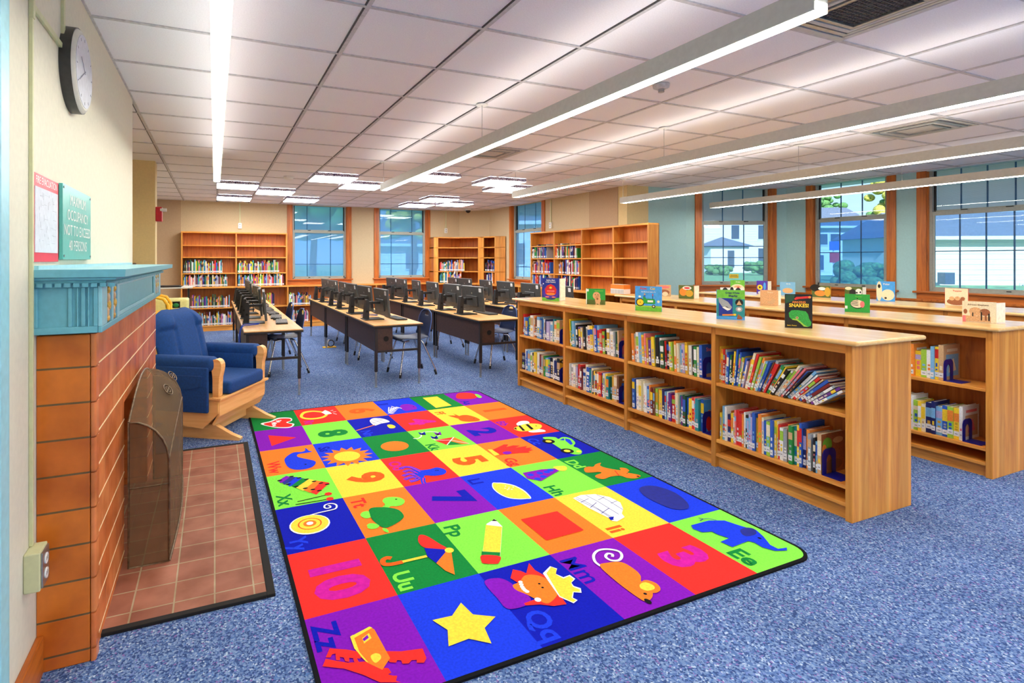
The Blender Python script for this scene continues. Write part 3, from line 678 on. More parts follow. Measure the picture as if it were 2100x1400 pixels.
# ================================================================= GLIDER CHAIR (local: +X forward, Y lateral, origin on floor)
fw = -0.585
gc = empty('glider_chair', (-.03, 4.87, 0), fw, 'blue cushioned wooden glider rocking chair beside the fireplace', 'rocking chair')
for sy in (-1, 1):   # rocker feet with raised tips
    b = MB(); y = .27*sy
    b.prism([(-.34, 0), (.36, 0), (.44, 0), (.445, .022), (.37, .045), (.22, .115), (-.2, .115), (-.34, .03)], y-.02, y+.02, 'maple_x', axis='y'); b.build('base_foot', gc, bevel=.005)
b = MB(); b.box(-.2, -.14, -.25, .25, .03, .10, 'maple'); b.box(.12, .18, -.25, .25, .03, .10, 'maple'); b.build('base_stretcher', gc, bevel=.004)
for sy in (-1, 1):   # deep side panels
    b = MB(); y = .345*sy
    b.prism([(-.30, .13), (.17, .10), (.30, .22), (.30, .325), (-.36, .325), (-.36, .20)], y-.012, y+.012, 'maple_x', axis='y'); b.build('side_panel', gc, bevel=.003)
b = MB(); b.box(.285, .305, -.345, .345, .20, .325, 'maple'); b.X = T(.295, 0, .205) @ Matrix.Rotation(.55, 4, 'Y'); b.box(-.01, .01, -.345, .345, -.09, 0, 'maple'); b.build('front_board', gc, bevel=.003)
b = MB(); b.box(-.36, .33, -.37, .37, .325, .345, 'maple'); b.build('seat_platform', gc, bevel=.005)
b = MB(); b.box(-.24, .345, -.262, .262, .346, .452, 'cushion'); b.build('seat_cushion', gc, bevel=.028, seg=4, smooth=True)
for sy in (-1, 1):
    y = .325*sy
    b = MB(); b.prism([(.25, .345), (.30, .345), (.302, .44), (.306, .50), (.318, .545), (.324, .58), (.322, .605), (.312, .626), (.295, .638), (.275, .642), (.256, .636), (.243, .620), (.239, .595), (.240, .56), (.247, .52), (.25, .48)], y-.028, y+.028, 'maple_x', axis='y'); b.build('arm_post', gc, bevel=.01, seg=3)
    b = MB(); b.box(-.30, .25, y-.03, y+.03, .575, .60, 'maple_x'); b.build('arm_rail', gc, bevel=.006)
    b = MB(); b.box(-.30, .262, y-.062, y+.062, .54, .655, 'cushion'); b.build('arm_cushion', gc, bevel=.045, seg=5, smooth=True)
    b = MB(); b.box(-.28, .235, y+.058*sy-.014, y+.058*sy+.014, .23, .58, 'cushion'); f = b.build('arm_drape', gc, bevel=.010, seg=3, smooth=True)
    b = MB(); yo = y+.058*sy+.014*sy
    b.prism([(-.20, .515), (.19, .515), (.19, .44), (.12, .418), (0, .41), (-.12, .418), (-.20, .44)], yo, yo+.008*sy, 'cushion', axis='y'); b.build('pocket_flap', f, bevel=.003)
    b = MB(); b.box(-.27, .23, y-.05*sy-.012, y-.05*sy+.012, .44, .58, 'cushion'); b.build('inner_arm_pad', gc, bevel=.008, smooth=True)
# reclined back: frame and channelled cushion
rec = .24
bk = Matrix.Translation((-.165, 0, .42)) @ Matrix.Rotation(-rec, 4, 'Y')
for sy in (-1, 1):
    b = MB(); b.X = bk; b.prism([(-.12, -.12), (-.06, -.12), (-.055, .48), (-.075, .545), (-.105, .55), (-.125, .5)], .285*sy-.016, .285*sy+.016, 'maple_z', axis='y'); b.build('back_post', gc, bevel=.008, seg=3)
b = MB(); b.X = bk; b.box(-.115, -.085, -.29, .29, .44, .51, 'maple'); b.box(-.115, -.085, -.29, .29, 0, .06, 'maple'); b.build('back_rail', gc, bevel=.006)
def backc(u, v, side):
    a = u*2-1; h = .60
    wmax = .305; top = 1.0
    z = -.0+v*h
    if v > .68: q = (v-.68)/.32; wmax *= math.sqrt(max(0., 1-(q**3)*.75))
    y = a*wmax
    edge = (1-abs(a)**5)*(1-abs(2*v-1)**7)
    t = .075*edge
    if side > 0:
        ch = .0
        if abs(a) > .40: ch = .016*math.exp(-((abs(a)-.47)/.055)**2)
        if v > .66: ch *= max(0, 1-(v-.66)/.12)
        roll = .018*math.exp(-((v-.78)/.10)**2) if abs(a) > .45 else 0
        pin = .02*math.exp(-((v-.70)/.03)**2) if .42 < abs(a) < .9 else 0
        t += -ch-pin*.8+roll+.012*edge
        return (-.05+t, y, z)
    return (-.05-t*.55, y, z)
b = MB(); b.X = bk; b.grid(lambda u, v: backc(u, v, 1), 36, 36, 'cushion', flip=False); b.grid(lambda u, v: backc(u, v, -1), 36, 36, 'cushion_dark', flip=True)
b.build('back_cushion', gc, weld=True, sub=1)

# ================================================================= YELLOW BOOK CART AND STAND
yc = empty('book_cart', (-.62, 6.05, 0), 0, 'yellow metal book cart with arched tube handles behind the rocking chair', 'cart')
for dy in (-.17, .17):
    b = MB(); b.tube([(-.3, dy, .08), (-.3, dy, .98), (-.27, dy, 1.02), (-.2, dy, 1.04), (.08, dy, 1.04), (.15, dy, 1.02), (.19, dy, .96), (.195, dy, .08)], .017, 'yellow_paint', 10); b.build('tube_handle', yc)
b = MB(); b.box(-.28, .19, -.15, .15, .50, .88, 'yellow_paint'); b.build('tub', yc, bevel=.01)
b = MB(); b.box(-.28, .19, -.15, .15, .16, .20, 'yellow_paint'); b.build('lower_shelf', yc, bevel=.006)
b = MB(); b.box(-.02, .06, -.171, -.151, .80, .83, 'white_plastic'); b.build('name_plate', yc)
for (dx, dy) in ((-.3, -.17), (-.3, .17), (.195, -.17), (.195, .17)):
    b = MB(); b.tube([(dx-.012, dy, .04), (dx+.012, dy, .04)], .04, 'black_plastic', 14); b.build('caster', yc)
bn = empty('storage_bin', (-.52, 6.55, 0), 0, 'pale yellow storage bin with a green leaf label, behind the yellow cart', 'bin')
b = MB(); b.box(-.25, .25, -.14, .14, .62, .98, 'pale_bin'); b.build('bin_body', bn, bevel=.02, seg=3)
b = MB(); b.box(-.24, .24, -.13, .13, 0, .618, 'pale_bin'); b.build('bin_base', bn, bevel=.01)
b = MB(); b.box(.03, .17, -.145, -.141, .885, .955, 'dark_gap'); b.ell((.07, -.146, .925), (.03, .003, .02), 'bk_L'); b.ell((.13, -.146, .915), (.03, .003, .022), 'bk_g'); b.build('leaf_label', bn)
sd = empty('side_stand', (-.62, 7.7, 0), 0, 'small white topped stand against the left side, behind the bins', 'stand')
b = MB(); b.box(-.35, .35, -.2, .2, 1.04, 1.055, 'white_plastic'); b.build('stand_top', sd, bevel=.005)
for dx in (-.3, .3):
    b = MB(); b.tube([(dx, 0, 0), (dx, 0, 1.04)], .014, 'black_metal'); b.build('leg', sd)
b = MB(); b.box(-.18, .2, -.14, .12, 0, .012, 'black_plastic'); b.box(-.16, .18, -.12, .1, .012, .02, 'black_plastic'); o = b.build('laptop', bevel=.003); o.location = (-.60, 7.7, 1.055); tag(o, 'closed black laptop lying on the white topped stand', 'laptop')
ez = empty('music_stand', (-.98, 7.0, 0), 0, 'black tilted stand partly hidden behind the mantel end', 'stand')
b = MB(); b.X = T(.06, -.05, 1.22) @ Matrix.Rotation(.35, 4, 'Y'); b.box(-.01, .01, -.2, .2, -.16, .16, 'black_metal'); b.build('desk_plate', ez, bevel=.003)
b = MB(); b.tube([(.05, -.05, .02), (.05, -.05, 1.2)], .014, 'black_metal'); b.build('pole', ez)
b = MB(); b.box(-.09, .19, -.19, .09, 0, .02, 'black_metal'); b.build('base', ez)

# ================================================================= BOOKCASES
RH = .98
def low_bookcase(x0, lab, y0=1.74, y1=5.12, dep=.55, nb=4):
    e = empty('bookcase', (x0, y0, 0), 0, lab, 'bookcase', 'low double-sided bookcases')
    L = y1-y0; x1 = dep; xm = dep/2
    for y in (0, L-.035):
        b = MB(); b.box(0, x1, y, y+.035, 0, RH-.026, 'oak_v'); b.build('end_panel', e, bevel=.003)
    ys = [.0175+(L-.035)*k/nb for k in range(nb+1)]
    for y in ys[1:-1]:
        b = MB(); b.box(0, x1, y-.016, y+.016, 0, RH-.026, 'oak_v'); b.build('divider', e, bevel=.002)
    b = MB(); b.box(-.05, x1+.05, -.05, L+.05, RH-.026, RH, 'oak_top'); b.build('worktop', e, bevel=.012, seg=4)
    b = MB(); b.box(xm-.006, xm+.006, .035, L-.035, .08, RH-.03, 'back_v'); b.build('back_panel', e)
    b = MB(); b.box(.002, .024, .03, L-.03, .903, RH-.026, 'oak_y'); b.box(x1-.024, x1-.002, .03, L-.03, .903, RH-.026, 'oak_y'); b.build('top_rail', e, bevel=.002)
    b = MB(); b.box(.03, .045, .03, L-.03, 0, .072, 'oak_y'); b.box(x1-.045, x1-.03, .03, L-.03, 0, .072, 'oak_y'); b.build('kick_board', e)
    for k in range(nb):
        a, c = ys[k]+.016, ys[k+1]-.016
        for z in (.575, .19, .095):
            b = MB(); b.box(.006, x1-.006, a+.001, c-.001, z-.022, z, 'oak_y'); b.build('shelf', e, bevel=.003)
    return e, [y0+y for y in ys]
row1, YS = low_bookcase(3.14, 'front low oak bookcase full of picture books, beside the alphabet rug')
low_bookcase(4.60, 'second low oak bookcase, behind the front one, with display books on top')
low_bookcase(6.03, 'rearmost low oak bookcase of three, nearest the blue window wall')

def wall_case(name, lab, P0, P1, dep, z0, z1, cuts, shelves, top=True, kick=False, group=None, backm='back_v'):
    """bookcase whose front runs from P0 to P1, depth going away to the left of that direction"""
    P0 = Vector((*P0, 0)); d = Vector((*P1, 0))-P0; L = d.length; d.normalize()
    e = empty(name, P0, 0, lab, 'bookcase', group); e.matrix_world = frame(P0, d, Vector((0, 0, 1)).cross(d))
    for k, x in enumerate([0]+cuts+[L]):
        b = MB(); a = min(max(x-.014, 0), L-.028); b.box(a, a+.028, 0, dep, z0, z1, 'oak_v'); b.build('upright', e, bevel=.002)
    xs = [0]+cuts+[L]
    b = MB(); b.box(0, L, dep-.01, dep, z0, z1, backm); b.build('back_panel', e)
    if top: b = MB(); b.box(-.0, L, -.006, dep, z1, z1+.028, 'oak_x'); b.build('top_board', e, bevel=.003)
    if kick: b = MB(); b.box(0, L, .02, .04, z0, z0+.09, 'oak_x'); b.build('kick_board', e)
    for a, c in zip(xs[:-1], xs[1:]):
        for z in shelves:
            b = MB(); b.box(a+.015, c-.015, .004, dep-.011, z-.02, z, 'oak_x'); b.build('shelf', e, bevel=.002)
    return e
SH = [1.145, 1.465, 1.70]
xa, xm_, xb_ = onY(371, 0, 11.40)[0], onY(484.5, 0, 11.40)[0], onY(589.5, 0, 11.40)[0]
wall_case('bookcase', 'tall oak bookcase against back wall, left of the first window', (xa, 11.42), (xb_, 11.42), .24, .875, 1.94, [xm_-xa], SH, group='tall wall bookcases')
xe = 4.66
wall_case('bookcase', 'long low oak bookcase with counter top along the whole back wall', (xa, 11.33), (xe, 11.33), .33, 0, .845, [xm_-xa, xb_-xa, onY(772, 0, 11.33)[0]-xa], [.46, .11], kick=True)
# right wall
yR = [onX(p, 0, 5.80)[0] for p in (1087.6, 1136, 1192.4, 1257, 1330.5)]
wall_case('bookcase', 'tall oak bookcase along the right wall, half empty, before the blue wall', (5.80, yR[0]), (5.80, yR[4]), .20, .89, 1.92, [yR[0]-yR[1], yR[0]-yR[2], yR[0]-yR[3]], [1.15, 1.44, 1.68], group='tall wall bookcases')
yl = [9.9, 9.1, 8.3, 7.5, 6.7, 5.86]
wall_case('bookcase', 'low oak bookcase with ledge under the tall right-hand bookcase', (5.60, yl[0]), (5.60, yl[-1]), .40, 0, .862, [yl[0]-y for y in yl[1:-1]], [.46, .11], kick=True)
# corner unit with concave shelves
cu = empty('corner_bookcase', (0, 0, 0), 0, 'oak corner bookcase with concave shelves between the back and side windows', 'bookcase')
CA, CB, CC, CDp, CE, CFp = (4.70, 11.36), (4.79, 11.30), (5.60, 10.86), (5.67, 10.72), (5.79, 10.42), (6.0, 10.30)
wb = [(6.0, 11.10), (5.50, 11.63), (4.70, 11.63)]
conc = [(CB[0]+(CC[0]-CB[0])*t+.10*4*t*(1-t)*.5, CB[1]+(CC[1]-CB[1])*t+.10*4*t*(1-t)*.87) for t in [k/8 for k in range(9)]]
for z in (1.145, 1.465, 1.70):
    b = MB(); b.prism([CA]+conc+[CDp, CE, CFp]+wb, z-.022, z, 'oak_x'); b.build('shelf', cu, bevel=.002)
b = MB(); b.prism([CA]+conc+[CDp, CE, CFp]+wb, 1.915, 1.94, 'oak_x'); b.build('top_board', cu, bevel=.003)
b = MB(); b.prism([(4.665, 11.32), (5.52, 10.78), (5.57, 10.1), (6.0, 9.9)]+wb, .84, .87, 'oak_x'); b.build('counter', cu, bevel=.004)
b = MB(); b.prism([(4.70, 11.35), (5.55, 10.82), (5.60, 10.14), (6.0, 9.95)]+wb, 0, .10, 'oak_x'); b.build('plinth', cu)
for (q0, q1, th) in ((CA, CB, .02), (CC, CDp, .03), (CE, CFp, .02)):
    d = (Vector(q1)-Vector(q0)).normalized(); n_ = Vector((-d.y, d.x))*th
    b = MB(); b.prism([q0, q1, (q1[0]+n_.x, q1[1]+n_.y), (q0[0]+n_.x, q0[1]+n_.y)], 0.10, 1.94, 'oak_v'); b.build('post_panel', cu, bevel=.002)
b = MB(); b.prism([CC, (CC[0]+.03, CC[1]+.02), (5.80, 11.2), (5.77, 11.2)], .1, 1.94, 'oak_v'); b.build('divider', cu)
b = MB()
for q0, q1 in zip([CA, (4.70, 11.63), (5.50, 11.63), (6.0, 11.10)], [(4.70, 11.63), (5.50, 11.63), (6.0, 11.10), CFp]):
    b.add([(*q0, .1), (*q1, .1), (*q1, 1.93), (*q0, 1.93)], [(0, 1, 2, 3)], 'back_v')
b.build('back_panel', cu)

# ================================================================= BOOKS
plain('sky_blue', (70, 160, 235), .35); plain('lime_pic', (110, 190, 60), .35); plain('deep_blue', (26, 50, 150), .35); plain('tan_pic', (214, 166, 118), .4, var=.15, scale=40)
plain('green_pic', (40, 150, 60), .35, var=.3, scale=60); plain('brown_pic', (150, 90, 56), .4, var=.25, scale=60); plain('black_pic', (20, 18, 20), .3); plain('purple_pic', (80, 50, 170), .35)
plain('olive_pic', (80, 96, 40), .4, var=.35, scale=50)
rb = random.Random(21); NB = 0
def book_mesh(w, h, d, c1, c2, c3):
    """standing book: spine at x=0 facing -X, thickness 0..w along +Y, depth d along +X"""
    t = .0018
    b = MB(); m1, m2, m3 = 'bk_'+c1, 'bk_'+c2, 'bk_'+c3
    z1, z2 = h*rb.uniform(.45, .7), h*rb.uniform(.8, .93)
    b.box(0, t, 0, w, 0, z1, m1); b.box(0, t, 0, w, z1, z2, m2 if rb.random() < .55 else m1); b.box(0, t, 0, w, z2, h, m1)
    b.box(t, d, 0, t, 0, h, m1); b.box(t, d, w-t, w, 0, h, m1)
    zt = h*.28; e = w*.25
    while zt < z1-.02:
        l = rb.uniform(.008, .03); b.box(-.0004, 0, e, w-e, zt, min(zt+l, z1-.005), m3); zt += l+rb.uniform(.006, .02)
    b.add([(d*.15, -.0004, h*.1), (d*.9, -.0004, h*.1), (d*.9, -.0004, h*.72), (d*.15, -.0004, h*.72)], [(0, 1, 2, 3)], m2)
    b.add([(d*.3, -.0008, h*.2), (d*.75, -.0008, h*.25), (d*.6, -.0008, h*.6), (d*.35, -.0008, h*.5)], [(0, 1, 2, 3)], m3)
    b.add([(d*.2, -.0004, h*.8), (d*.85, -.0004, h*.8), (d*.85, -.0004, h*.88), (d*.2, -.0004, h*.88)], [(0, 1, 2, 3)], m3)
    return b
def add_book(x, y, z, ang, w, h, d, c1, c2, c3, lab, grp, name='picture_book'):
    global NB; NB += 1
    o = book_mesh(w, h, d, c1, c2, c3).build(name); tag(o, lab, 'book', grp)
    o.location = (x, y, z); o.rotation_euler = (ang, 0, 0)
    b = MB(); b.box(.0022, d-.004, .002, w-.002, .002, h-.004, 'page'); b.build('page_block', o)
    if w > .006 and rb.random() < .93:
        zl = rb.uniform(.012, .03); b = MB(); b.box(-.0012, .0004, .0006, w-.0006, zl, zl+.032, 'label_white')
        b.box(-.0016, -.0011, w*.25, w*.75, zl+.012, zl+.016, 'roof_grey'); b.build('spine_label', o)
    return o
def shelf_books(seq, X, yl, yr, z, where, grp, lean=(0, 0), gap=0., hs=1.):
    """row of books from the far end yl to the near end yr; positive lean tips the tops towards the near end"""
    toks = seq.split(); span = (yl-yr)-gap; n = len(toks)
    ws = [rb.uniform(.55, 1.5) for _ in toks]
    def angle(i): return lean[0]+(lean[1]-lean[0])*(i/(n-1))**1.4
    cosum = sum(w/math.cos(angle(i)) for i, w in enumerate(ws)); k = span/cosum
    y = yl; last = None
    for i, (t, w) in enumerate(zip(toks, ws)):
        w *= k*.97; a = angle(i); h = (.150+.0155*int(t[1]))*hs; d = min(.212, h*rb.uniform(.78, .98))
        c1 = t[0]; c2, c3 = rb.sample([q for q in 'wWyYorplcLNewWywceb' if q != c1], 2)
        sz = 'thin' if w < .010 else ('thick' if w > .019 else ('tall' if int(t[1]) >= 6 else ('short' if int(t[1]) <= 2 else 'slim')))
        lab = '%s %s book, %s from left, %s' % (sz, CN[c1], ordn(i), where)
        foot = w/math.cos(a)
        # near bottom edge sits at y - foot; the book stands between y-foot and y
        if a >= 0: o = add_book(X+rb.uniform(.006, .03), y-foot, z, a, w, h, d, c1, c2, c3, lab, grp)      # pivot on the near bottom edge
        else: o = add_book(X+rb.uniform(.006, .03), y-w*math.cos(a), z+math.sin(-a)*w, a, w, h, d, c1, c2, c3, lab, grp)
        y -= foot/.97; last = (o, h, d, w)
    return y, last
def cover_art(bk, title, size, tcol, ground, shapes, ty=.86):
    o, h, d, w = bk; b = MB(); b.X = frame(Vector((0, 0, 0)), (1, 0, 0), (0, 0, 1))
    z = .0012; b.add([(.002, 0, z), (d, 0, z), (d, h, z), (.002, h, z)], [(0, 1, 2, 3)], ground)
    for k, (x, y, rx, ry, m) in enumerate(shapes): b.add([(p[0], p[1], z+.0004*(k+1)) for p in ngon(d*x, h*y, d*rx, h*ry, 20)], [tuple(range(20))], m)
    if title: b.text(title, size, T(d*.52, h*ty, z+.003), tcol, 'CENTER', .01)
    b.build('front_cover', o)
def bookend(X, y, z, lab):
    e = empty('bookend', (X, y, z), 0, lab, 'bookend', 'blue metal bookends')
    b = MB(); ou = [(0, 0), (0, .115), (.01, .135), (.03, .145), (.09, .145), (.11, .135), (.12, .115), (.12, 0)]
    inn = [(.035, 0), (.035, .08), (.04, .095), (.052, .108), (.068, .108), (.08, .095), (.085, .08), (.085, 0)]
    for k in range(7):
        q = [ou[k], ou[k+1], inn[k+1], inn[k]]
        for yy in (-.0012, .0012): b.add([(p[0], yy, p[1]) for p in q], [(0, 1, 2, 3)], 'navy')
    for k in range(7): b.add([(ou[k][0], -.0012, ou[k][1]), (ou[k+1][0], -.0012, ou[k+1][1]), (ou[k+1][0], .0012, ou[k+1][1]), (ou[k][0], .0012, ou[k][1])], [(0, 1, 2, 3)], 'navy')
    b.build('upright_plate', e)
    b = MB(); b.box(0, .12, -.095, .0, 0.0005, .003, 'navy'); b.build('foot_plate', e)
XB = 3.16
BAY = ['nearest bay', 'second bay from near end', 'third bay from near end', 'farthest bay']
def bay(k): return YS[k+1]-.018, YS[k]+.018      # k=0 is the nearest bay; left end first
SEQ = {
 (0, 'u'): "Y6 o5 r5 e5 b4 b3 g3 k3 y5 b6 B6 b5 L3 Y3 b3 l2 o3 p6 W6 r6 L5 o5 W4 c4 b4 n4 e5 r4 t4 g4 y4 k3 w3 W6 e6 p6 b5 k5 c6 w5 r4 N4 b4 R3 e3 v3 w2",
 (0, 'l'): "y2 c5 w5 B2 y3 e3 p5 r5 r4 o4 w5 k4 c3 l5 l4 b6 Y4 o6 W5 b4 L4 b5 y5 W5 r4 w3 e3 o5 g5 t5 y6 b7 B5 o5 e4 w4 k3 c2 N5",
 (1, 'u'): "o5 e5 w6 c6 y5 w6 p6 Y4 v3 l3 y5 t6 k5 w5 G4 r4 k4 y4 L4 y4 o5 W4 c3 l4 l4 y5 Y5 w4 k4 g4 W4 b5",
 (1, 'l'): "b6 B6 w6 W6 W6 w5 w4 b4 o5 R4 n4 L4 o4 y4 B5 c4 w4 v4 r3 o6 W5 t4 v4 G5 b4 y4 r5 p5 t5 b5",
 (2, 'u'): "y7 g6 c6 w5 k4 l3 v3 W3 o3 k4 w4 W5 y5 l4 b6 c6 r4 L3 k4 w5 e5 w4 e4 G4 N5",
 (2, 'l'): "w4 e4 w4 W4 e4 r5 r5 R4 w3 W6 b5 t4 W5 k4 y4 n4 o4 r4 b4 w4 y4 t3 G3 Y4 N5 n5",
 (3, 'u'): "r5 c3 b3 t4 w5 o5 n4 c5 b4 e5 w4 B4 l3 w3 t5 W4 N5",
 (3, 'l'): "B2 w5 b4 c5 w4 k4 y5 w5 R4 N4 g4 c3 b4 k4 w4 B3 k5"}
for (k, lv), sq in SEQ.items():
    a, c = bay(k); z = .575 if lv == 'u' else .19
    wh = '%s shelf, %s, front bookcase' % ('upper' if lv == 'u' else 'lower', BAY[k]); gp = 'books on the %s shelf of the %s' % ('upper' if lv == 'u' else 'lower', BAY[k])
    if (k, lv) == (0, 'u'): shelf_books(sq, XB, a, c, z+.001, wh, gp, lean=(.0, .92), gap=.17); continue
    ln = {(1, 'u'): (-.06, -.02), (2, 'u'): (-.07, -.04), (1, 'l'): (-.02, 0)}.get((k, lv), (0, 0))
    ye, lastb = shelf_books(sq, XB, a-.01-(.02 if ln[0] < 0 else 0), c, z+.001, wh, gp, lean=ln, gap=.14 if k == 0 else .10)
    if (k, lv) == (3, 'l'): cover_art(lastb, 'NILE CROC', .034, 'bk_W', 'bk_Y', [(.5, .88, .5, .12, 'bk_k'), (.35, .4, .1, .38, 'olive_pic'), (.75, .35, .2, .2, 'brown_pic')])
    if (k, lv) == (1, 'u'): cover_art(lastb, 'Stellaluna', .038, 'bk_p', 'bk_b', [(.5, .06, .5, .06, 'bk_N'), (.55, .42, .14, .10, 'bk_N'), (.66, .55, .06, .06, 'bk_n')])
    if (k, lv) == (1, 'l'): cover_art(lastb, '', .028, 'bk_B', 'sky_blue', [(.25, .3, .16, .3, 'bk_r'), (.8, .5, .14, .3, 'bk_r'), (.25, .62, .06, .05, 'bk_o')])
    if (k, lv) == (0, 'l'): cover_art(lastb, '', .03, 'bk_r', 'brown_pic', [(.25, .72, .2, .18, 'lime_pic'), (.12, .6, .1, .14, 'bk_o'), (.5, .2, .4, .14, 'bk_n'), (.7, .8, .22, .08, 'bk_N')])
    bookend(XB+.012, ye-.006, z+.0005, 'blue metal bookend on the %s' % wh)
for lv, z, sq, gp_ in (('upper', .575, "b5 b3 l5 b6 c5 w4 W4 o5 n5 w3 b3 G4 y5 o5 y2 L3 w3 c5 y5 N6", .20), ('lower', .19, "W4 y3 c5 k5 o5 y5 L4 t5 w5 e5 y5 r4 w5 b5 w6 L4 y4 W3 B4 B5 c3 b4 L4 y4 w5", .10)):
    a, c = YS[1]-.018, YS[0]+.018
    ye, lastb = shelf_books(sq, 4.62, a, c, z+.001, '%s shelf, nearest bay, second bookcase' % lv, 'books on the %s shelf of the second bookcase' % lv, gap=gp_+.03)
    bookend(4.632, ye-.004, z+.0005, 'blue metal bookend on the %s shelf of the second bookcase' % lv)
# the far shelves: too many small spines to single out, one object
def stuff_row(b, fr, L, z, h0=.17, h1=.27, d=.16, pal=None, lean=0):
    x = 0; keys = pal or list(PAL)
    while x < L:
        w = rb.uniform(.012, .028); h = rb.uniform(h0, h1); c = rb.choice(keys); dd = rb.uniform(0, .03)
        b.X = fr @ T(x, dd, z) @ Matrix.Rotation(lean, 4, 'Y')
        b.box(0, w*.9, 0, d, 0, h, 'bk_'+c)
        if rb.random() < .5: b.box(0.001, w*.9-.001, -.0006, 0, h*.55, h*.8, 'bk_'+rb.choice(keys))
        b.box(.001, w*.9-.001, -.0012, 0, .015, .045, 'label_white'); x += w
b = MB()
fx = lambda x, y: frame(Vector((x, y, 0)), (1, 0, 0), (0, 1, 0))
for (x0, L, z) in ((xa+.04, .70, 1.145), (xa+.04, .80, .875), (xm_+.03, .80, 1.145), (xm_+.03, .90, .875)): stuff_row(b, fx(x0, 11.43), L, z, d=.15)
for (x0, L, z) in ((xa+.10, .78, .46), (xa+.3, .95, .11), (xm_+.03, .7, .46), (xm_+.03, .8, .11), (xb_+.03, .43, .46), (xb_+.03, .38, .11)): stuff_row(b, fx(x0, 11.35), L, z)
fR = lambda x, y: frame(Vector((x, y, 0)), (0, -1, 0), (1, 0, 0))
dk = list('RnkBBbbNveowwgr')
for k in (0, 1):
    for z, L in ((1.44, .6 if k else .5), (1.15, .58), (.89, .58)): stuff_row(b, fR(5.81, yR[k]-.03 if not (k and z < 1.4) else yR[k]-.1), min(L, yR[k]-yR[k+1]-.14), z, d=.15, pal=dk)
for k in range(5):
    stuff_row(b, fR(5.62, yl[k]-.03), .5, .46, d=.2)
dC = (Vector(CC)-Vector(CB)).normalized()
fc = frame(Vector((CB[0]+.05, CB[1]+.03, 0)), (dC.x, dC.y, 0), (-dC.y, dC.x, 0))
stuff_row(b, fc, .56, 1.145, d=.13, pal=list('yroNNgGbtlwWp')); stuff_row(b, fc, .50, .875, d=.13, pal=list('kvprygowWbt'))
dE = (Vector(CE)-Vector(CDp)).normalized(); fe = frame(Vector((CDp[0]+.03, CDp[1]+.01, 0)), (dE.x, dE.y, 0), (-dE.y, dE.x, 0))
stuff_row(b, fe, .24, 1.145, d=.13, pal=list('RnNkbb')); stuff_row(b, fe, .24, .875, d=.13, pal=list('RrykboNw'))
tag(b.build('shelved_books'), 'rows of small coloured book spines on the far wall bookcases', 'books', kind='stuff')
# boxed row of matching paperbacks in the right bookcase
yy = yR[3]-.03
for k in range(11):
    w = .026; b = MB(); b.box(0, .13, 0, w-.001, 0, .10, 'bk_w'); b.box(0, .13, 0, w-.001, .10, .165, 'bk_o'); b.box(-.0006, 0, .004, w-.006, .02, .09, 'bk_e')
    o = b.build('paperback'); o.location = (5.70, yy-.03-w*(k+1), .864); tag(o, 'orange and white paperback in the matching row on the right ledge', 'book', 'matching orange and white paperbacks'); NB += 1
    b = MB(); b.box(.004, .128, .002, w-.003, .165, .1655, 'page'); b.build('page_block', o)

# ---- display books standing on the worktops: (pxL, pyL, pxR, pyR, pyTop, thickness, open spine)
def disp(pl, pr, ptop, Z, th, lab, draw, base_col, pages=True):
    L = Vector((*onZ(*pl, Z), Z+.0008)); Rr = Vector((*onZ(*pr, Z), Z+.0008)); u = Rr-L; w = u.length
    zc = L.x*s_+L.y*c_; h = (pl[1]-ptop)*zc/F
    e = empty('display_book', L, 0, lab, 'book', 'books displayed upright on the low bookcases'); e.matrix_world = frame(L, u, (0, 0, 1))
    b = MB(); b.box(0, w, 0, h, -.0025, 0, base_col); draw(b, w, h); b.build('front_cover', e)
    b = MB(); b.box(.002, w-.002, .003, h-.003, -th+.003, -.0025, 'page'); b.build('page_block', e)
    b = MB(); b.box(0, w, 0, h, -th, -th+.0025, base_col); b.box(-.002, .0, 0, h, -th, 0, base_col); b.build('back_cover', e)
    if pages:
        b = MB(); b.X = T(w, 0, -th) @ Matrix.Rotation(PI*.5-.25, 4, 'Y'); b.box(0, w*.55, .002, h-.004, -.003, 0, 'page'); b.build('open_page', e)
    return e
def quad(b, x0, x1, y0, y1, z, mat): b.add([(x0, y0, z), (x1, y0, z), (x1, y1, z), (x0, y1, z)], [(0, 1, 2, 3)], mat)
def disc(b, x, y, rx, ry, z, mat, n=20, rot=0): b.add([(*p, z) for p in ngon(x, y, rx, ry, n, rot)], [tuple(range(n))], mat)
def pl_(b, pts, w, h, z, mat): b.add([(p[0]*w, p[1]*h, z) for p in pts], [tuple(range(len(pts)))], mat)
def txt(b, s, x, y, size, mat, bold=.02, z=.0014, align='CENTER', sxy=1.): b.text(s, size, T(x, y, z), mat, align, bold, sxy)
def d_barn(b, w, h):
    quad(b, 0, w, 0, h, .0003, 'deep_blue'); quad(b, 0, w, 0, h*.14, .0006, 'lime_pic'); disc(b, w*.5, h*.36, w*.46, h*.32, .0006, 'purple_pic')
    pl_(b, [(.2, .3), (.8, .3), (.84, .5), (.72, .66), (.5, .74), (.28, .66), (.16, .5)], w, h, .0009, 'bk_r'); quad(b, w*.28, w*.72, h*.40, h*.46, .0011, 'bk_p'); disc(b, w*.5, h*.58, w*.08, h*.05, .0012, 'bk_y')
    disc(b, w*.5, h*.30, w*.26, h*.06, .0012, 'bk_o'); disc(b, w*.3, h*.17, w*.12, h*.03, .0012, 'bk_p'); disc(b, w*.68, h*.17, w*.12, h*.03, .0012, 'bk_p'); disc(b, w*.07, h*.75, w*.03, h*.03, .001, 'bk_w')
    txt(b, 'Inside a Barn', w*.5, h*.91, h*.095, 'bk_w', sxy=.8); txt(b, 'in the Country', w*.5, h*.83, h*.095, 'bk_w', sxy=.8)
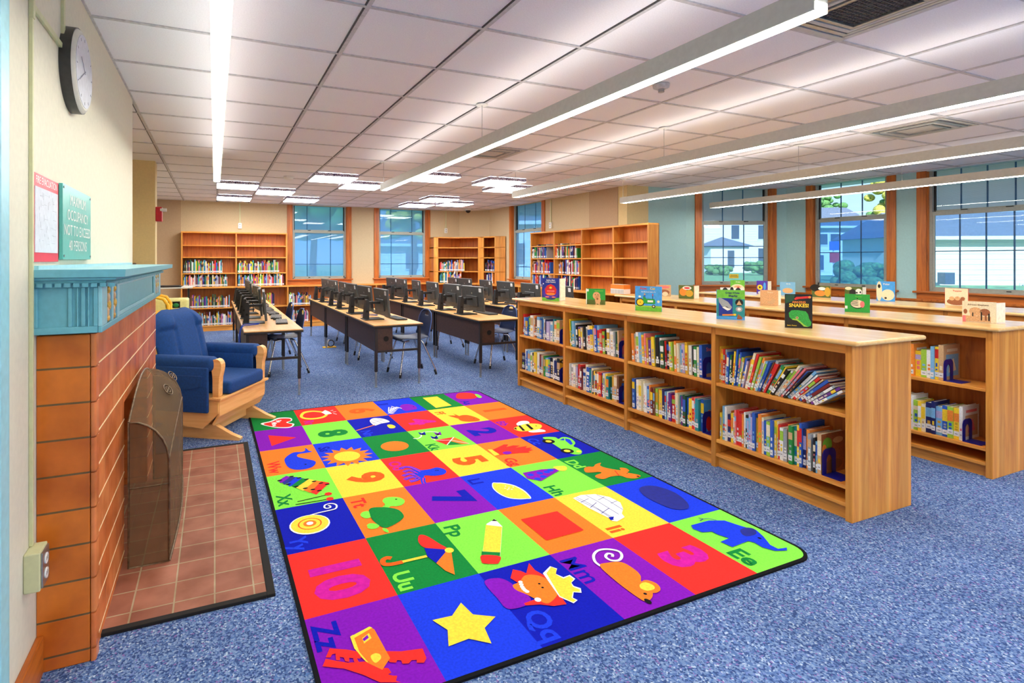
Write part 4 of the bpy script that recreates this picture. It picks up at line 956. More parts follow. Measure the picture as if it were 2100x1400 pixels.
def d_lion(b, w, h):
    quad(b, 0, w, 0, h, .0003, 'green_pic'); quad(b, 0, w, 0, h*.3, .0005, 'olive_pic'); quad(b, 0, w*.14, h*.82, h*.96, .0006, 'bk_w'); quad(b, 0, w*.04, 0, h, .0007, 'bk_w')
    disc(b, w*.55, h*.56, w*.2, h*.24, .0009, 'tan_pic'); disc(b, w*.62, h*.3, w*.15, h*.26, .0009, 'tan_pic'); disc(b, w*.6, h*.36, w*.05, h*.06, .0012, 'brown_pic')
    disc(b, w*.48, h*.62, w*.02, h*.03, .0013, 'black_pic'); disc(b, w*.62, h*.62, w*.02, h*.03, .0013, 'black_pic'); quad(b, w*.5, w*.56, 0, h*.26, .0010, 'tan_pic'); quad(b, w*.66, w*.73, 0, h*.26, .0010, 'tan_pic')
    quad(b, w*.45, w*.9, h*.84, h*.90, .0012, 'lime_pic')
def d_tractor(b, w, h):
    quad(b, 0, w, 0, h, .0003, 'sky_blue'); quad(b, 0, w, 0, h*.2, .0005, 'lime_pic'); quad(b, 0, w, h*.16, h*.22, .0006, 'bk_L')
    disc(b, w*.19, h*.35, w*.155, h*.155, .0008, 'black_pic', 28)
    for k in range(16): a = 2*PI*k/16; disc(b, w*.19+w*.155*math.cos(a), h*.35+h*.155*math.sin(a), w*.02, w*.02, .0008, 'black_pic', 6)
    disc(b, w*.19, h*.35, w*.125, h*.125, .0011, 'bk_y', 28); disc(b, w*.19, h*.35, w*.02, h*.02, .0013, 'bk_k')
    pl_(b, [(.40, .30), (.76, .30), (.76, .44), (.72, .50), (.40, .50)], w, h, .001, 'green_pic'); pl_(b, [(.3, .32), (.42, .30), (.42, .5), (.36, .62), (.3, .6)], w, h, .0009, 'green_pic')
    quad(b, w*.47, w*.68, h*.36, h*.44, .0013, 'bk_w'); quad(b, w*.655, w*.675, h*.5, h*.66, .001, 'bk_B'); quad(b, w*.65, w*.68, h*.62, h*.7, .0012, 'bk_r')
    disc(b, w*.7, h*.20, w*.065, h*.065, .0012, 'black_pic'); disc(b, w*.7, h*.20, w*.035, h*.035, .0014, 'bk_W'); disc(b, w*.36, h*.68, w*.035, h*.035, .0012, 'bk_N'); quad(b, w*.33, w*.39, h*.56, h*.66, .0011, 'bk_b')
    disc(b, w*.17, h*.58, w*.05, h*.04, .0012, 'bk_w'); disc(b, w*.88, h*.4, w*.05, h*.05, .0012, 'bk_W')
    txt(b, 'Row.', w*.32, h*.91, h*.13, 'bk_r', .03); txt(b, 'Cat', w*.66, h*.91, h*.13, 'bk_y', .03); txt(b, 'the Mechanic had a Tr', w*.5, h*.775, h*.062, 'bk_w')
def d_shark(b, w, h):
    quad(b, 0, w, h*.10, h, .0003, 'bk_t'); quad(b, 0, w, h*.7, h, .0005, 'lime_pic'); quad(b, 0, w, h*.4, h*.7, .0004, 'bk_t'); quad(b, 0, w, 0, h*.10, .0004, 'sky_blue')
    quad(b, w*.07, w*.57, h*.12, h*.72, .0008, 'deep_blue'); pl_(b, [(.05, .74), (.16, .72), (.4, .6), (.55, .42), (.5, .34), (.38, .3), (.2, .42), (.08, .58)], w, h, .001, 'bk_e')
    pl_(b, [(.2, .4), (.38, .3), (.46, .32), (.5, .36), (.4, .38), (.3, .44)], w, h, .0012, 'bk_w'); pl_(b, [(.26, .46), (.36, .4), (.44, .4), (.36, .43)], w, h, .0014, 'bk_k')
    pl_(b, [(.2, .12), (.62, .14), (.62, .19), (.2, .17)], w, h, .0013, 'bk_o'); disc(b, w*.65, h*.17, w*.05, h*.035, .0014, 'bk_y')
    disc(b, w*.8, h*.58, w*.14, h*.12, .0008, 'black_pic'); pl_(b, [(.7, .5), (.8, .66), (.9, .5)], w, h, .001, 'bk_N'); disc(b, w*.8, h*.36, w*.12, h*.09, .0009, 'bk_e'); disc(b, w*.8, h*.36, w*.06, h*.045, .0011, 'bk_w')
    pl_(b, [(.72, .02), (.76, .2), (.92, .08), (.9, .02)], w, h, .001, 'brown_pic')
    txt(b, 'Great White', w*.56, h*.90, h*.085, 'bk_B', .03, sxy=.95); txt(b, 'Sharks', w*.58, h*.80, h*.10, 'bk_B', .04); txt(b, 'Up Close', w*.76, h*.735, h*.04, 'bk_B')
def d_snake(b, w, h):
    quad(b, 0, w, 0, h, .0003, 'black_pic'); pl_(b, [(.0, .72), (.0, .98), (.35, .98), (.3, .8)], w, h, .0005, 'bk_G')
    pl_(b, [(.12, .44), (.22, .52), (.45, .53), (.75, .50), (.84, .42), (.88, .28), (.96, .18), (.94, .08), (.84, .04), (.68, .05), (.56, .14), (.42, .22), (.25, .24), (.14, .32)], w, h, .0008, 'green_pic')
    pl_(b, [(.25, .24), (.42, .22), (.56, .14), (.68, .05), (.84, .04), (.7, .1), (.58, .18), (.44, .26), (.27, .27)], w, h, .001, 'bk_L'); disc(b, w*.43, h*.3, w*.05, h*.04, .0012, 'bk_N'); disc(b, w*.43, h*.3, w*.015, h*.03, .0014, 'bk_k')
    pl_(b, [(.32, .86), (.4, .92), (.86, .95), (.88, .89), (.5, .86), (.36, .83)], w, h, .0008, 'bk_r'); disc(b, w*.9, h*.92, w*.05, h*.035, .001, 'bk_o')
    txt(b, 'AMAZING', w*.5, h*.765, h*.08, 'bk_o', .03, sxy=.95); txt(b, 'SNAKES!', w*.5, h*.665, h*.145, 'bk_y', .03, sxy=.92); txt(b, 'Sarah L. Thomson', w*.24, h*.07, h*.042, 'bk_y', .02, sxy=.8)
def d_patch(title, tc, bgm, shapes):
    def f(b, w, h):
        quad(b, 0, w, 0, h, .0003, bgm)
        for k, (x, y, rx, ry, m) in enumerate(shapes): disc(b, w*x, h*y, w*rx, h*ry, .0005+.0002*k, m)
        if title: txt(b, title, w*.55, h*.86, h*.13, tc, .01, z=.0034)
    return f
def d_beetle(b, w, h):
    quad(b, 0, w, 0, h, .0003, 'green_pic'); disc(b, w*.5, h*.45, w*.28, h*.25, .0006, 'bk_k'); disc(b, w*.5, h*.47, w*.27, h*.22, .0008, 'bk_W')
    for k in range(4): pl_(b, [(.24, .40+.05*k), (.5, .35+.09*k), (.56, .36+.085*k), (.5, .385+.09*k), (.25, .42+.05*k)], w, h, .001+.0001*k, 'bk_k')
    disc(b, w*.7, h*.45, w*.09, h*.18, .0016, 'bk_p'); quad(b, 0, w*.1, h*.18, h*.34, .0008, 'bk_w'); disc(b, w*.5, h*.76, w*.025, h*.03, .0012, 'bk_k'); txt(b, 'Beetles', w*.55, h*.87, h*.1, 'lime_pic')
def d_elephant(b, w, h):
    quad(b, 0, w, 0, h, .0003, 'bk_W'); quad(b, 0, w*.1, 0, h*.3, .0006, 'bk_p')
    quad(b, w*.05, w*.86, h*.02, h*.30, .0005, 'tan_pic'); disc(b, w*.4, h*.52, w*.2, h*.2, .0008, 'tan_pic')
    for x in (.24, .34, .46, .53): quad(b, w*x, w*(x+.06), h*.1, h*.45, .0009, 'tan_pic')
    disc(b, w*.68, h*.5, w*.16, h*.17, .0008, 'brown_pic'); quad(b, w*.56, w*.6, h*.1, h*.5, .001, 'black_pic'); quad(b, w*.68, w*.74, h*.1, h*.4, .001, 'brown_pic'); quad(b, w*.78, w*.83, h*.1, h*.45, .001, 'black_pic'); quad(b, w*.3, w*.335, h*.28, h*.46, .0011, 'black_pic')
    disc(b, w*.09, h*.5, w*.06, h*.12, .001, 'brown_pic'); txt(b, 'African Elephant', w*.48, h*.84, h*.11, 'bk_n', .01)
Z1 = RH
disp((1112, 616), (1147, 617.5), 570, Z1, .02, 'blue book with red barn cover, farthest on the front bookcase', d_barn, 'deep_blue')
disp((1202, 623.5), (1241, 625), 591.5, Z1, .012, 'small green book with tan cub cover, second on the front bookcase', d_lion, 'green_pic', False)
disp((1303, 636.5), (1357, 639.5), 586.5, Z1, .010, 'square blue book with green tractor cover on the front bookcase', d_tractor, 'sky_blue', False)
disp((1470, 654), (1527.5, 656.5), 594, Z1, .010, 'green and blue shark book standing on the front bookcase', d_shark, 'sky_blue', False)
disp((1611, 671.5), (1666, 673.5), 603, Z1, .010, 'black book with green snake cover, nearest on front bookcase', d_snake, 'black_pic', False)
disp((1346, 607), (1376, 607.5), 584, Z1, .010, 'small pink and tan animal book, leftmost on the second bookcase', d_patch('', 'bk_w', 'bk_N', [(.5, .8, .4, .12, 'bk_p'), (.5, .35, .4, .25, 'brown_pic'), (.6, .2, .2, .2, 'bk_W')]), 'bk_p', False)
disp((1392, 611.5), (1423, 613), 584.5, Z1, .016, 'small orange patterned book, second from left on the second bookcase', d_patch('', 'bk_w', 'olive_pic', [(.3, .5, .25, .3, 'bk_o'), (.7, .4, .25, .25, 'bk_Y'), (.55, .8, .3, .14, 'bk_w'), (.55, .8, .2, .07, 'bk_r')]), 'bk_o')
disp((1478, 619), (1524, 620), 589.5, Z1, .010, 'black and white animal book half hidden behind the shark book', d_patch('', 'bk_w', 'bk_w', [(.2, .8, .12, .2, 'black_pic'), (.5, .85, .08, .2, 'black_pic'), (.78, .8, .12, .2, 'black_pic')]), 'bk_w', False)
disp((1559.5, 625.5), (1596, 627), 594.5, Z1, .016, 'tan sandy coloured book between the shark and snake books, second bookcase', d_patch('Snake', 'bk_W', 'tan_pic', [(.6, .3, .25, .2, 'bk_N'), (.4, .4, .25, .14, 'tan_pic')]), 'tan_pic')
disp((1733, 639), (1784, 641.5), 602.5, Z1, .012, 'bright green book with striped beetle cover on the second bookcase', d_beetle, 'green_pic', False)
disp((1974, 658.5), (2042, 663.5), 617, Z1, .016, 'cream book with elephants on the cover, nearest on second bookcase', d_elephant, 'bk_W', True)
disp((1498, 601), (1527, 602), 574, Z1, .008, 'pale green crab book on the rear bookcase, left of the purple one', d_patch('Crabs', 'bk_w', 'lime_pic', [(.5, .35, .5, .35, 'bk_W'), (.5, .45, .25, .16, 'tan_pic'), (.55, .4, .12, .1, 'bk_r')]), 'bk_t', False)
disp((1552, 602), (1573.5, 603), 575.5, Z1, .016, 'purple book with blue parrot cover on the rear bookcase', d_patch('', 'bk_w', 'purple_pic', [(.3, .5, .26, .2, 'bk_y'), (.75, .6, .12, .3, 'sky_blue'), (.3, .5, .08, .08, 'bk_k'), (.3, .1, .2, .1, 'bk_w')]), 'purple_pic')
disp((1600, 605), (1631, 606), 578, Z1, .008, 'light blue book with pale bird cover on the rear bookcase', d_patch('Birds', 'bk_w', 'bk_c', [(.5, .35, .35, .2, 'tan_pic')]), 'sky_blue', False)
disp((1665, 608.5), (1703, 611), 585, Z1, .008, 'book with golden cub cover behind the snake book, rear bookcase', d_patch('', 'bk_w', 'olive_pic', [(.2, .8, .3, .3, 'black_pic'), (.45, .35, .3, .25, 'bk_o'), (.55, .75, .2, .14, 'bk_w'), (.85, .5, .16, .4, 'bk_Y')]), 'bk_Y', False)
disp((1733, 611), (1768, 612.5), 587.5, Z1, .016, 'panda book half hidden behind the green beetle book', d_patch('', 'bk_w', 'olive_pic', [(.2, .85, .2, .14, 'bk_W'), (.8, .55, .2, .3, 'bk_w'), (.7, .5, .05, .08, 'bk_k'), (.9, .55, .05, .08, 'bk_k'), (.45, .5, .2, .3, 'bk_k')]), 'bk_G')
disp((1798, 616.5), (1835, 618.5), 576.5, Z1, .010, 'blue polar animals book with white bear on the rear bookcase', d_patch('Polar', 'bk_w', 'sky_blue', [(.14, .5, .16, .5, 'bk_W'), (.62, .32, .36, .28, 'bk_W'), (.5, .16, .07, .05, 'black_pic'), (.14, .75, .08, .1, 'bk_k')]), 'sky_blue', False)
disp((1938, 625), (1985, 628), 590.5, Z1, .012, 'cream book with brown puppies and red edge, rear bookcase, rightmost', d_patch('Puppies', 'bk_r', 'bk_W', [(.5, .22, .42, .2, 'brown_pic'), (.3, .4, .12, .12, 'tan_pic'), (.55, .42, .12, .12, 'tan_pic'), (.78, .42, .1, .1, 'brown_pic')]), 'bk_r', False)
o = disp((1289, 603), (1319, 604), 577.5, .864, .012, 'dark purple and red cow book beside the orange paperbacks', d_patch('', 'bk_w', 'purple_pic', [(.5, .85, .4, .12, 'bk_r'), (.2, .3, .14, .2, 'bk_w'), (.5, .3, .12, .2, 'bk_p'), (.8, .35, .14, .25, 'bk_w')]), 'bk_R', False)
# yellow notice on the fourth window
e, g0, g1 = WIN
b = MB(); L_ = g0+(g1-g0)*.42; b.box(L_, L_+.15, -.050, -.0485, 1.10, 1.17, 'bk_y'); b.box(L_+.02, L_+.13, -.0484, -.048, 1.145, 1.152, 'olive_pic'); b.box(L_+.01, L_+.14, -.0484, -.048, 1.12, 1.127, 'olive_pic'); b.build('window_sticker', e)

# ================================================================= DESKS, COMPUTERS, CHAIRS
DZ = .69; DX = [.27, 1.61, 2.91, 4.08]; DY = 5.61; DL = 1.45
RN = ['leftmost desk row', 'second desk row', 'third desk row', 'fourth desk row']
dk_ = empty('computer_desk', (DX[0], DY, 0), 0, None, 'desk', 'computer desks in four rows')
b = MB(); b.box(0, .58, 0, DL-.008, DZ-.012, DZ, 'desk_top'); b.build('desk_top', dk_, bevel=.003)
b = MB(); b.box(-.003, .583, -.003, DL-.005, DZ-.032, DZ-.0125, 'black_plastic'); b.build('edge_band', dk_, bevel=.002)
b = MB(); b.box(.03, .045, .03, DL-.03, DZ-.30, DZ-.033, 'brown_panel'); b.box(.045, .20, .03, DL-.03, DZ-.30, DZ-.285, 'brown_panel'); b.build('modesty_panel', dk_)
for y in (.035, DL-.055):
    b = MB(); b.box(.045, .225, y-.006, y+.006, DZ-.29, DZ-.033, 'brown_panel'); b.tube([(.15, y-.008, DZ-.16), (.15, y+.008, DZ-.16)], .03, 'dark_gap', 16); b.build('cable_tray_end', dk_)
for x in (.035, .545):
    for y in (.035, DL-.045):
        b = MB(); b.box(x-.016, x+.016, y-.016, y+.016, .17, DZ-.033, 'black_metal'); lg = b.build('leg', dk_, bevel=.003)
        b = MB(); b.box(x-.011, x+.011, y-.006, y+.006, 0.004, .172, 'steel'); b.tube([(x, y, 0), (x, y, .008)], .016, 'steel', 10); b.build('leg_extension', lg)
for y in (.035, DL-.045):
    b = MB(); b.box(.05, .53, y-.009, y+.009, DZ-.31, DZ-.285, 'black_metal'); b.build('crossbar', dk_)
PO = ['nearest desk', 'middle desk', 'farthest desk']
for i, x in enumerate(DX):
    for j in range(3):
        o = dk_ if (i, j) == (0, 0) else copy_tree(dk_); o.location = (x, DY+DL*j, 0); o['label'] = 'oak topped computer desk with black legs, %s of the %s' % (PO[j], RN[i])
# monitor
mo = empty('computer_monitor', (0, 0, 0), 0, None, 'monitor', 'all-in-one computers on the desks')
b = MB(); b.X = T(.09, 0, .045) @ Matrix.Rotation(-.09, 4, 'Y'); b.box(-.022, .0, -.265, .265, 0, .325, 'monitor_back'); b.box(-.034, -.022, -.14, .14, .06, .2, 'monitor_back'); mb_ = b.build('monitor_back', mo, bevel=.006, seg=3)
b = MB(); b.X = T(.09, 0, .045) @ Matrix.Rotation(-.09, 4, 'Y'); b.box(.0002, .004, -.268, .268, -.003, .328, 'steel'); b.box(.004, .006, -.255, .255, .01, .318, 'screen'); b.build('screen', mo, bevel=.001)
b = MB(); b.X = T(.09, 0, .045) @ Matrix.Rotation(-.09, 4, 'Y'); b.box(-.0235, -.0222, -.245, -.185, .255, .305, 'sticker'); b.box(-.0238, -.0236, -.228, -.202, .268, .292, 'paper'); b.build('white_sticker', mb_)
b = MB(); b.X = T(.09, 0, .045) @ Matrix.Rotation(-.09, 4, 'Y'); b.box(-.0236, -.022, -.012, .012, .225, .245, 'steel'); b.build('badge', mb_)
b = MB(); b.prism([(-.165, .012), (-.10, .012), (-.095, .2), (-.105, .24), (-.135, .24), (-.14, .2)], -.035, .035, 'black_plastic', axis='y'); b.tube([(-.125, -.036, .10), (-.125, .036, .10)], .014, 'dark_gap', 12); b.build('stand_column', mo, bevel=.006)
b = MB(); b.box(-.12, .05, -.025, .025, .185, .215, 'black_plastic'); b.box(-.06, -.05, -.04, .04, .13, .22, 'black_plastic'); b.build('stand_arm', mo, bevel=.003)
b = MB(); b.box(-.17, .07, -.11, .11, 0.0005, .012, 'black_plastic'); b.build('stand_base', mo, bevel=.005)
ST = [[6.35, 6.92, 7.49, 8.06, 8.63, 9.2, 9.7], [6.2, 6.95, 7.68, 8.27, 9.02, 9.65], [6.3, 6.95, 7.72, 8.45, 9.2, 9.75], [5.95, 6.72, 7.45, 8.13, 8.95, 9.5]]
kb = empty('keyboard', (0, 0, 0), 0, None, 'keyboard', 'keyboards on the computer desks')
b = MB(); b.box(-.065, .065, -.2, .2, .0005, .016, 'black_plastic'); b.build('keyboard_case', kb, bevel=.004)
b = MB()
for r_ in range(5):
    for k in range(15): x = -.055+.0235*r_; y = -.19+.0255*k; b.box(x, x+.018, y, y+.021, .016, .020, 'monitor_back')
b.build('keys', kb)
ms = empty('computer_mouse', (0, 0, 0), 0, None, 'mouse', 'mice on the computer desks')
b = MB(); b.grid(lambda u, v: (.05*math.cos(2*PI*u)*math.sin(PI*v/2)*1.0, .03*math.sin(2*PI*u)*math.sin(PI*v/2), .001+.03*math.cos(PI*v/2)), 14, 6, 'black_plastic'); b.build('mouse_body', ms)
b = MB(); b.box(-.03, -.015, -.003, .003, .026, .031, 'steel'); b.build('scroll_wheel', ms)
first = True; rm = random.Random(4)
for i, ys in enumerate(ST):
    for j, y in enumerate(ys):
        x = DX[i]+(.20 if i else .19); pos = '%s from the near end, %s' % (ordn(j), RN[i])
        o = mo if first else copy_tree(mo); o.location = (x, y, DZ); o.rotation_euler = (0, 0, rm.uniform(-.12, .10)); o['label'] = 'dark monitor with white sticker, '+pos
        k_ = kb if first else copy_tree(kb); k_.location = (DX[i]+.44, y-.05, DZ); k_.rotation_euler = (0, 0, rm.uniform(-.12, .12)); k_['label'] = 'black keyboard, '+pos
        q_ = ms if first else copy_tree(ms); q_.location = (DX[i]+.42, y+.22, DZ); q_.rotation_euler = (0, 0, rm.uniform(-.3, .3)); q_['label'] = 'black mouse beside a keyboard, '+pos
        first = False
# cables
def cable(pts, lab, mat='cable_blue', r=.005):
    P = [Vector(p) for p in pts]; out = []
    for k in range(len(P)-1):
        a = P[max(k-1, 0)]; b0 = P[k]; c = P[k+1]; d = P[min(k+2, len(P)-1)]
        for t in [q/6 for q in range(6)]: out.append(.5*((2*b0)+(-a+c)*t+(2*a-5*b0+4*c-d)*t*t+(-a+3*b0-3*c+d)*t**3))
    out.append(P[-1]); b = MB(); b.tube(out, r, mat, 6); return tag(b.build('cable'), lab, 'cable')
cable([(.44, 6.05, .71), (.34, 5.98, .71), (.262, 5.90, .70), (.240, 5.84, .55), (.245, 5.86, .2), (.25, 6.0, .008)], 'blue cable hanging off the near left corner of the first desk')
cable([(.46, 6.12, .71), (.36, 6.1, .71), (.265, 6.02, .70), (.235, 5.96, .55), (.235, 5.95, .2), (.22, 6.1, .008)], 'second blue cable hanging beside the first desk edge', 'cable_blue')
cable([(.42, 6.8, .70), (.36, 6.72, .70), (.30, 6.80, .70), (.31, 7.0, .70), (.40, 7.05, .70)], 'thin black cable looped on the leftmost desk row', 'black_plastic', .003)
for i, (y, m) in enumerate(((6.5, 'cable_blue'), (7.5, 'black_plastic'), (8.7, 'cable_blue'))):
    cable([(1.70, y, .70), (1.78, y+.1, .70), (1.92, y+.02, .70), (1.88, y+.2, .70), (1.76, y+.25, .70)], '%s cable coiled on the second desk row, %s from the near end' % (('blue', 'black', 'blue')[i], ordn(i)), m, .004)
cable([(4.24, 6.4, .70), (4.30, 6.5, .74), (4.36, 6.42, .70), (4.30, 6.35, .72), (4.22, 6.47, .70)], 'tangled black cable on the fourth desk row near the bookcase', 'black_plastic', .009)
cs = empty('power_plug', onZ(676, 712)+(0,), 0, 'white plug and cable ring on yellow floor plate under the second desk row', 'plug')
b = MB(); b.box(-.11, .10, -.05, .05, 0, .012, 'yellow_paint'); b.build('floor_plate', cs, bevel=.004)
b = MB(); b.tube([(.02+.05*math.cos(a), 0, .065+.05*math.sin(a)) for a in [2*PI*k/16 for k in range(17)]], .008, 'black_plastic', 6); b.tube([(-.05, 0, .01), (-.04, 0, .07), (-.01, 0, .13)], .012, 'white_plastic', 6); b.build('cable_ring', cs)
# student chair, facing -X
ch = empty('student_chair', (0, 0, 0), 0, None, 'chair', 'blue plastic student chairs')
prof = [(-.20, .425), (-.17, .445), (-.08, .437), (.03, .428), (.12, .432), (.175, .46), (.20, .52), (.215, .60), (.23, .68), (.245, .75), (.25, .785)]
wid = [.17, .19, .20, .20, .19, .185, .175, .18, .175, .14, .06]
def shell(u, v):
    k = min(int(v*10), 9); f = v*10-k; px = prof[k][0]*(1-f)+prof[k+1][0]*f; pz = prof[k][1]*(1-f)+prof[k+1][1]*f; w = wid[k]*(1-f)+wid[k+1]*f
    a = u*2-1; return (px-(.02*a*a if v > .5 else 0), a*w, pz+(.018*a*a if v < .5 else 0))
b = MB(); b.grid(shell, 12, 20, 'chair_blue', skip=lambda i, j: j in (17, 18) and 4 <= i <= 7)
me = b.build('seat_shell', ch, weld=True); sm = me.modifiers.new('s', 'SOLIDIFY'); sm.thickness = .007; ss = me.modifiers.new('ss', 'SUBSURF'); ss.levels = 1; ss.render_levels = 1
b = MB(); b.tube([shell(0, v/20) for v in range(10, 21)]+[shell(u/12, 1) for u in range(1, 12)]+[shell(1, v/20) for v in range(20, 9, -1)], .006, 'chair_rim', 6); b.build('back_rim', ch)
for sx_ in (-1, 1):
    for sy in (-1, 1):
        x0, y0 = (-.13 if sx_ < 0 else .10), .12*sy; x1, y1 = (-.22 if sx_ < 0 else .26), .20*sy
        b = MB(); b.tube([(x0*.5, y0*.9, .418), (x0, y0, .412), (x0+(x1-x0)*.12, y0+(y1-y0)*.12, .38), (x1, y1, .035)], .011, 'chrome', 8); lg = b.build('leg', ch)
        b = MB(); dx, dy = (x1-x0), (y1-y0); b.tube([(x1-dx*.1, y1-dy*.1, .06), (x1, y1, .012), (x1, y1, 0)], .015, 'black_plastic', 10); b.build('foot_cap', lg)
b = MB(); b.tube([(-.13, -.12, .412), (-.13, .12, .412)], .010, 'chrome'); b.tube([(.10, -.12, .412), (.10, .12, .412)], .010, 'chrome'); b.build('seat_frame', ch)
CH = [(2.24, 6.18, .08, 'at the near end of the second desk row'), (2.10, 7.44, -.1, 'second from near end at the second desk row'), (2.20, 8.98, .1, 'farthest at the second desk row'),
      (3.50, 6.25, .05, 'at the near end of the third desk row'), (3.42, 7.85, .1, 'second from near end at the third desk row'), (3.45, 9.5, 0, 'farthest at the third desk row'),
      (.80, 6.85, .1, 'nearest at the leftmost desk row'), (.80, 7.9, .1, 'second at the leftmost desk row'), (4.70, 7.6, .1, 'at the fourth desk row')]
for k, (x, y, a, l) in enumerate(CH):
    o = ch if k == 0 else copy_tree(ch); o.location = (x, y, 0); o.rotation_euler = (0, 0, a); o['label'] = 'blue plastic student chair with chrome legs, '+l

# ================================================================= ALPHABET RUG
RC = dict(P=(128, 16, 178), r=(246, 46, 40), o=(255, 124, 38), y=(255, 212, 66), l=(128, 226, 72), g=(8, 128, 54), b=(24, 58, 222), B=(4, 20, 172), w=(240, 240, 240), k=(16, 16, 20))
for k, v in RC.items(): plain('rug_'+k, v, .95, spec=.15, var=.05, scale=20, bump=.25, bscale=160)
plain('rug_p', (196, 24, 150), .95, spec=.15); plain('rug_O', (232, 92, 24), .95, spec=.15); plain('rug_m', (70, 26, 170), .95, spec=.15); plain('rug_d', (6, 24, 132), .95)
SXc, SYc = .38178, .49062; RWd, RLn = SXc*6, SYc*7
rug = MB()
def rrect(x0, x1, y0, y1, r, n=6):
    out = []
    for cx, cy, a in ((x1-r, y1-r, 0), (x0+r, y1-r, PI/2), (x0+r, y0+r, PI), (x1-r, y0+r, 1.5*PI)): out += [(cx+r*math.cos(a+PI/2*k/n), cy+r*math.sin(a+PI/2*k/n)) for k in range(n+1)]
    return out
rug.prism(rrect(-.016, RWd+.016, -RLn-.016, .016, .10), .0005, .0095, 'rug_k')
# columns left to right (heart .. apple), rows far to near
ROWS = {0: 'grobgP',   # heart, ring, 6, jellyfish, rectangle, apple
        1: 'PlBryo',   # triangle, 8, net, 4, fish, 1
        2: 'obglPr',   # whale, sun, circle, kite, 2, bee
        3: 'lyryoB',   # xylophone, 9, octopus, 5, glove, car
        4: 'BoPblg',   # yoyo, turtle, 7, lemon, hat, dog
        5: 'rgloyb',   # 10, umbrella, pencil, square, igloo, oval
        6: 'PbBPrl'}   # zipper, star, queen, mouse, 3, elephant
ZR = .0098
LV = [0]
def cellpt(i, j, a, b_): return ((i+b_)*SXc, -(j+a)*SYc)
for j in range(7):
    for i in range(6):
        rd = .085; pts = []
        corners = [(0, 0), (1, 0), (1, 1), (0, 1)]  # (a,b)
        def cr(a, b_):
            return (i == 0 and b_ == 0 or i == 5 and b_ == 1) and (j == 0 and a == 0 or j == 6 and a == 1)
        for (a, b_) in corners:
            x, y = cellpt(i, j, a, b_)
            if cr(a, b_):
                cx = x+(rd if b_ == 0 else -rd); cy = y+(-rd if a == 0 else rd)
                sx0 = -1 if b_ == 0 else 1; sy0 = 1 if a == 0 else -1
                arc = [(cx+sx0*rd*math.cos(t), cy+sy0*rd*math.sin(t)) for t in [PI/2*k/6 for k in range(7)]]
                # order to match walk direction (a then b)
                if (a, b_) in ((0, 0), (1, 1)): arc = arc[::-1]
                pts += arc
            else: pts.append((x, y))
        rug.add([(x, y, ZR) for x, y in pts], [tuple(range(len(pts)))], 'rug_'+ROWS[j][i])
RUGO = (0.29217, 5.03517); RUGA = 0.010104
CR = dict(A=(500, 780, 4.2), B=(900, 780, 4.2), C=(540, 1040, 3.75), D=(1000, 1000, 3.088))
def rl(cr, x, y):
    """a point measured on the flat artwork, in rug coordinates"""
    ox, oy, sc_ = CR[cr]; X, Y = onZ(ox+x/sc_, oy+y/sc_, .010); X -= RUGO[0]; Y -= RUGO[1]
    return (X*math.cos(RUGA)+Y*math.sin(RUGA), -X*math.sin(RUGA)+Y*math.cos(RUGA))
zc_ = [ZR+.0006]
def zup(): zc_[0] += .000012; return zc_[0]
def base_z(k=0): zc_[0] = ZR+.0006+.0004*k
def RP(cr, pts, m):
    z = zup(); q = [(*rl(cr, *p), z) for p in pts]; rug.add(q, [tuple(range(len(q)))], 'rug_'+m)
def smooth(pts, n=5, closed=True):
    out = []; N = len(pts)
    for k in range(N if closed else N-1):
        g = (lambda q: pts[q % N]) if closed else (lambda q: pts[min(max(q, 0), N-1)])
        a, b_, c, d = g(k-1), g(k), g(k+1), g(k+2)
        for t in [q/n for q in range(n)]: out.append(tuple(.5*((2*b_[i])+(-a[i]+c[i])*t+(2*a[i]-5*b_[i]+4*c[i]-d[i])*t*t+(-a[i]+3*b_[i]-3*c[i]+d[i])*t**3) for i in (0, 1)))
    if not closed: out.append(pts[-1])
    return out
def RS(cr, pts, m): RP(cr, smooth(pts), m)
def RE(cr, x, y, r, m, ry=None, n=24, rot=0):   # disc on the rug, radii in metres (along the text line, across it)
    cx, cy = rl(cr, x, y); z = zup(); q = [(cx+p[1], cy-p[0], z) for p in ngon(0, 0, r, ry or r, n, rot)]; rug.add(q, [tuple(range(len(q)))], 'rug_'+m)
def RL_(cr, pts, w, m, sm=True):
    z = zup(); Q = [Vector(rl(cr, *p)) for p in (smooth(pts, 5, False) if sm else pts)]; V = []
    for k, p in enumerate(Q):
        d = (Q[min(k+1, len(Q)-1)]-Q[max(k-1, 0)]).normalized(); n_ = Vector((-d.y, d.x))*w/2
        V += [(p.x+n_.x, p.y+n_.y, z), (p.x-n_.x, p.y-n_.y, z)]
    rug.add(V, [(2*k, 2*k+2, 2*k+3, 2*k+1) for k in range(len(Q)-1)], 'rug_'+m)
def RT(t, cr, x, y, size, m, bold=.035, sxy=1.):
    X, Y = rl(cr, x, y); z = zup(); rug.text(t, size, frame(Vector((X, Y, z)), (0, -1, 0), (1, 0, 0)), 'rug_'+m, bold=bold, sxy=sxy)
LS = .115
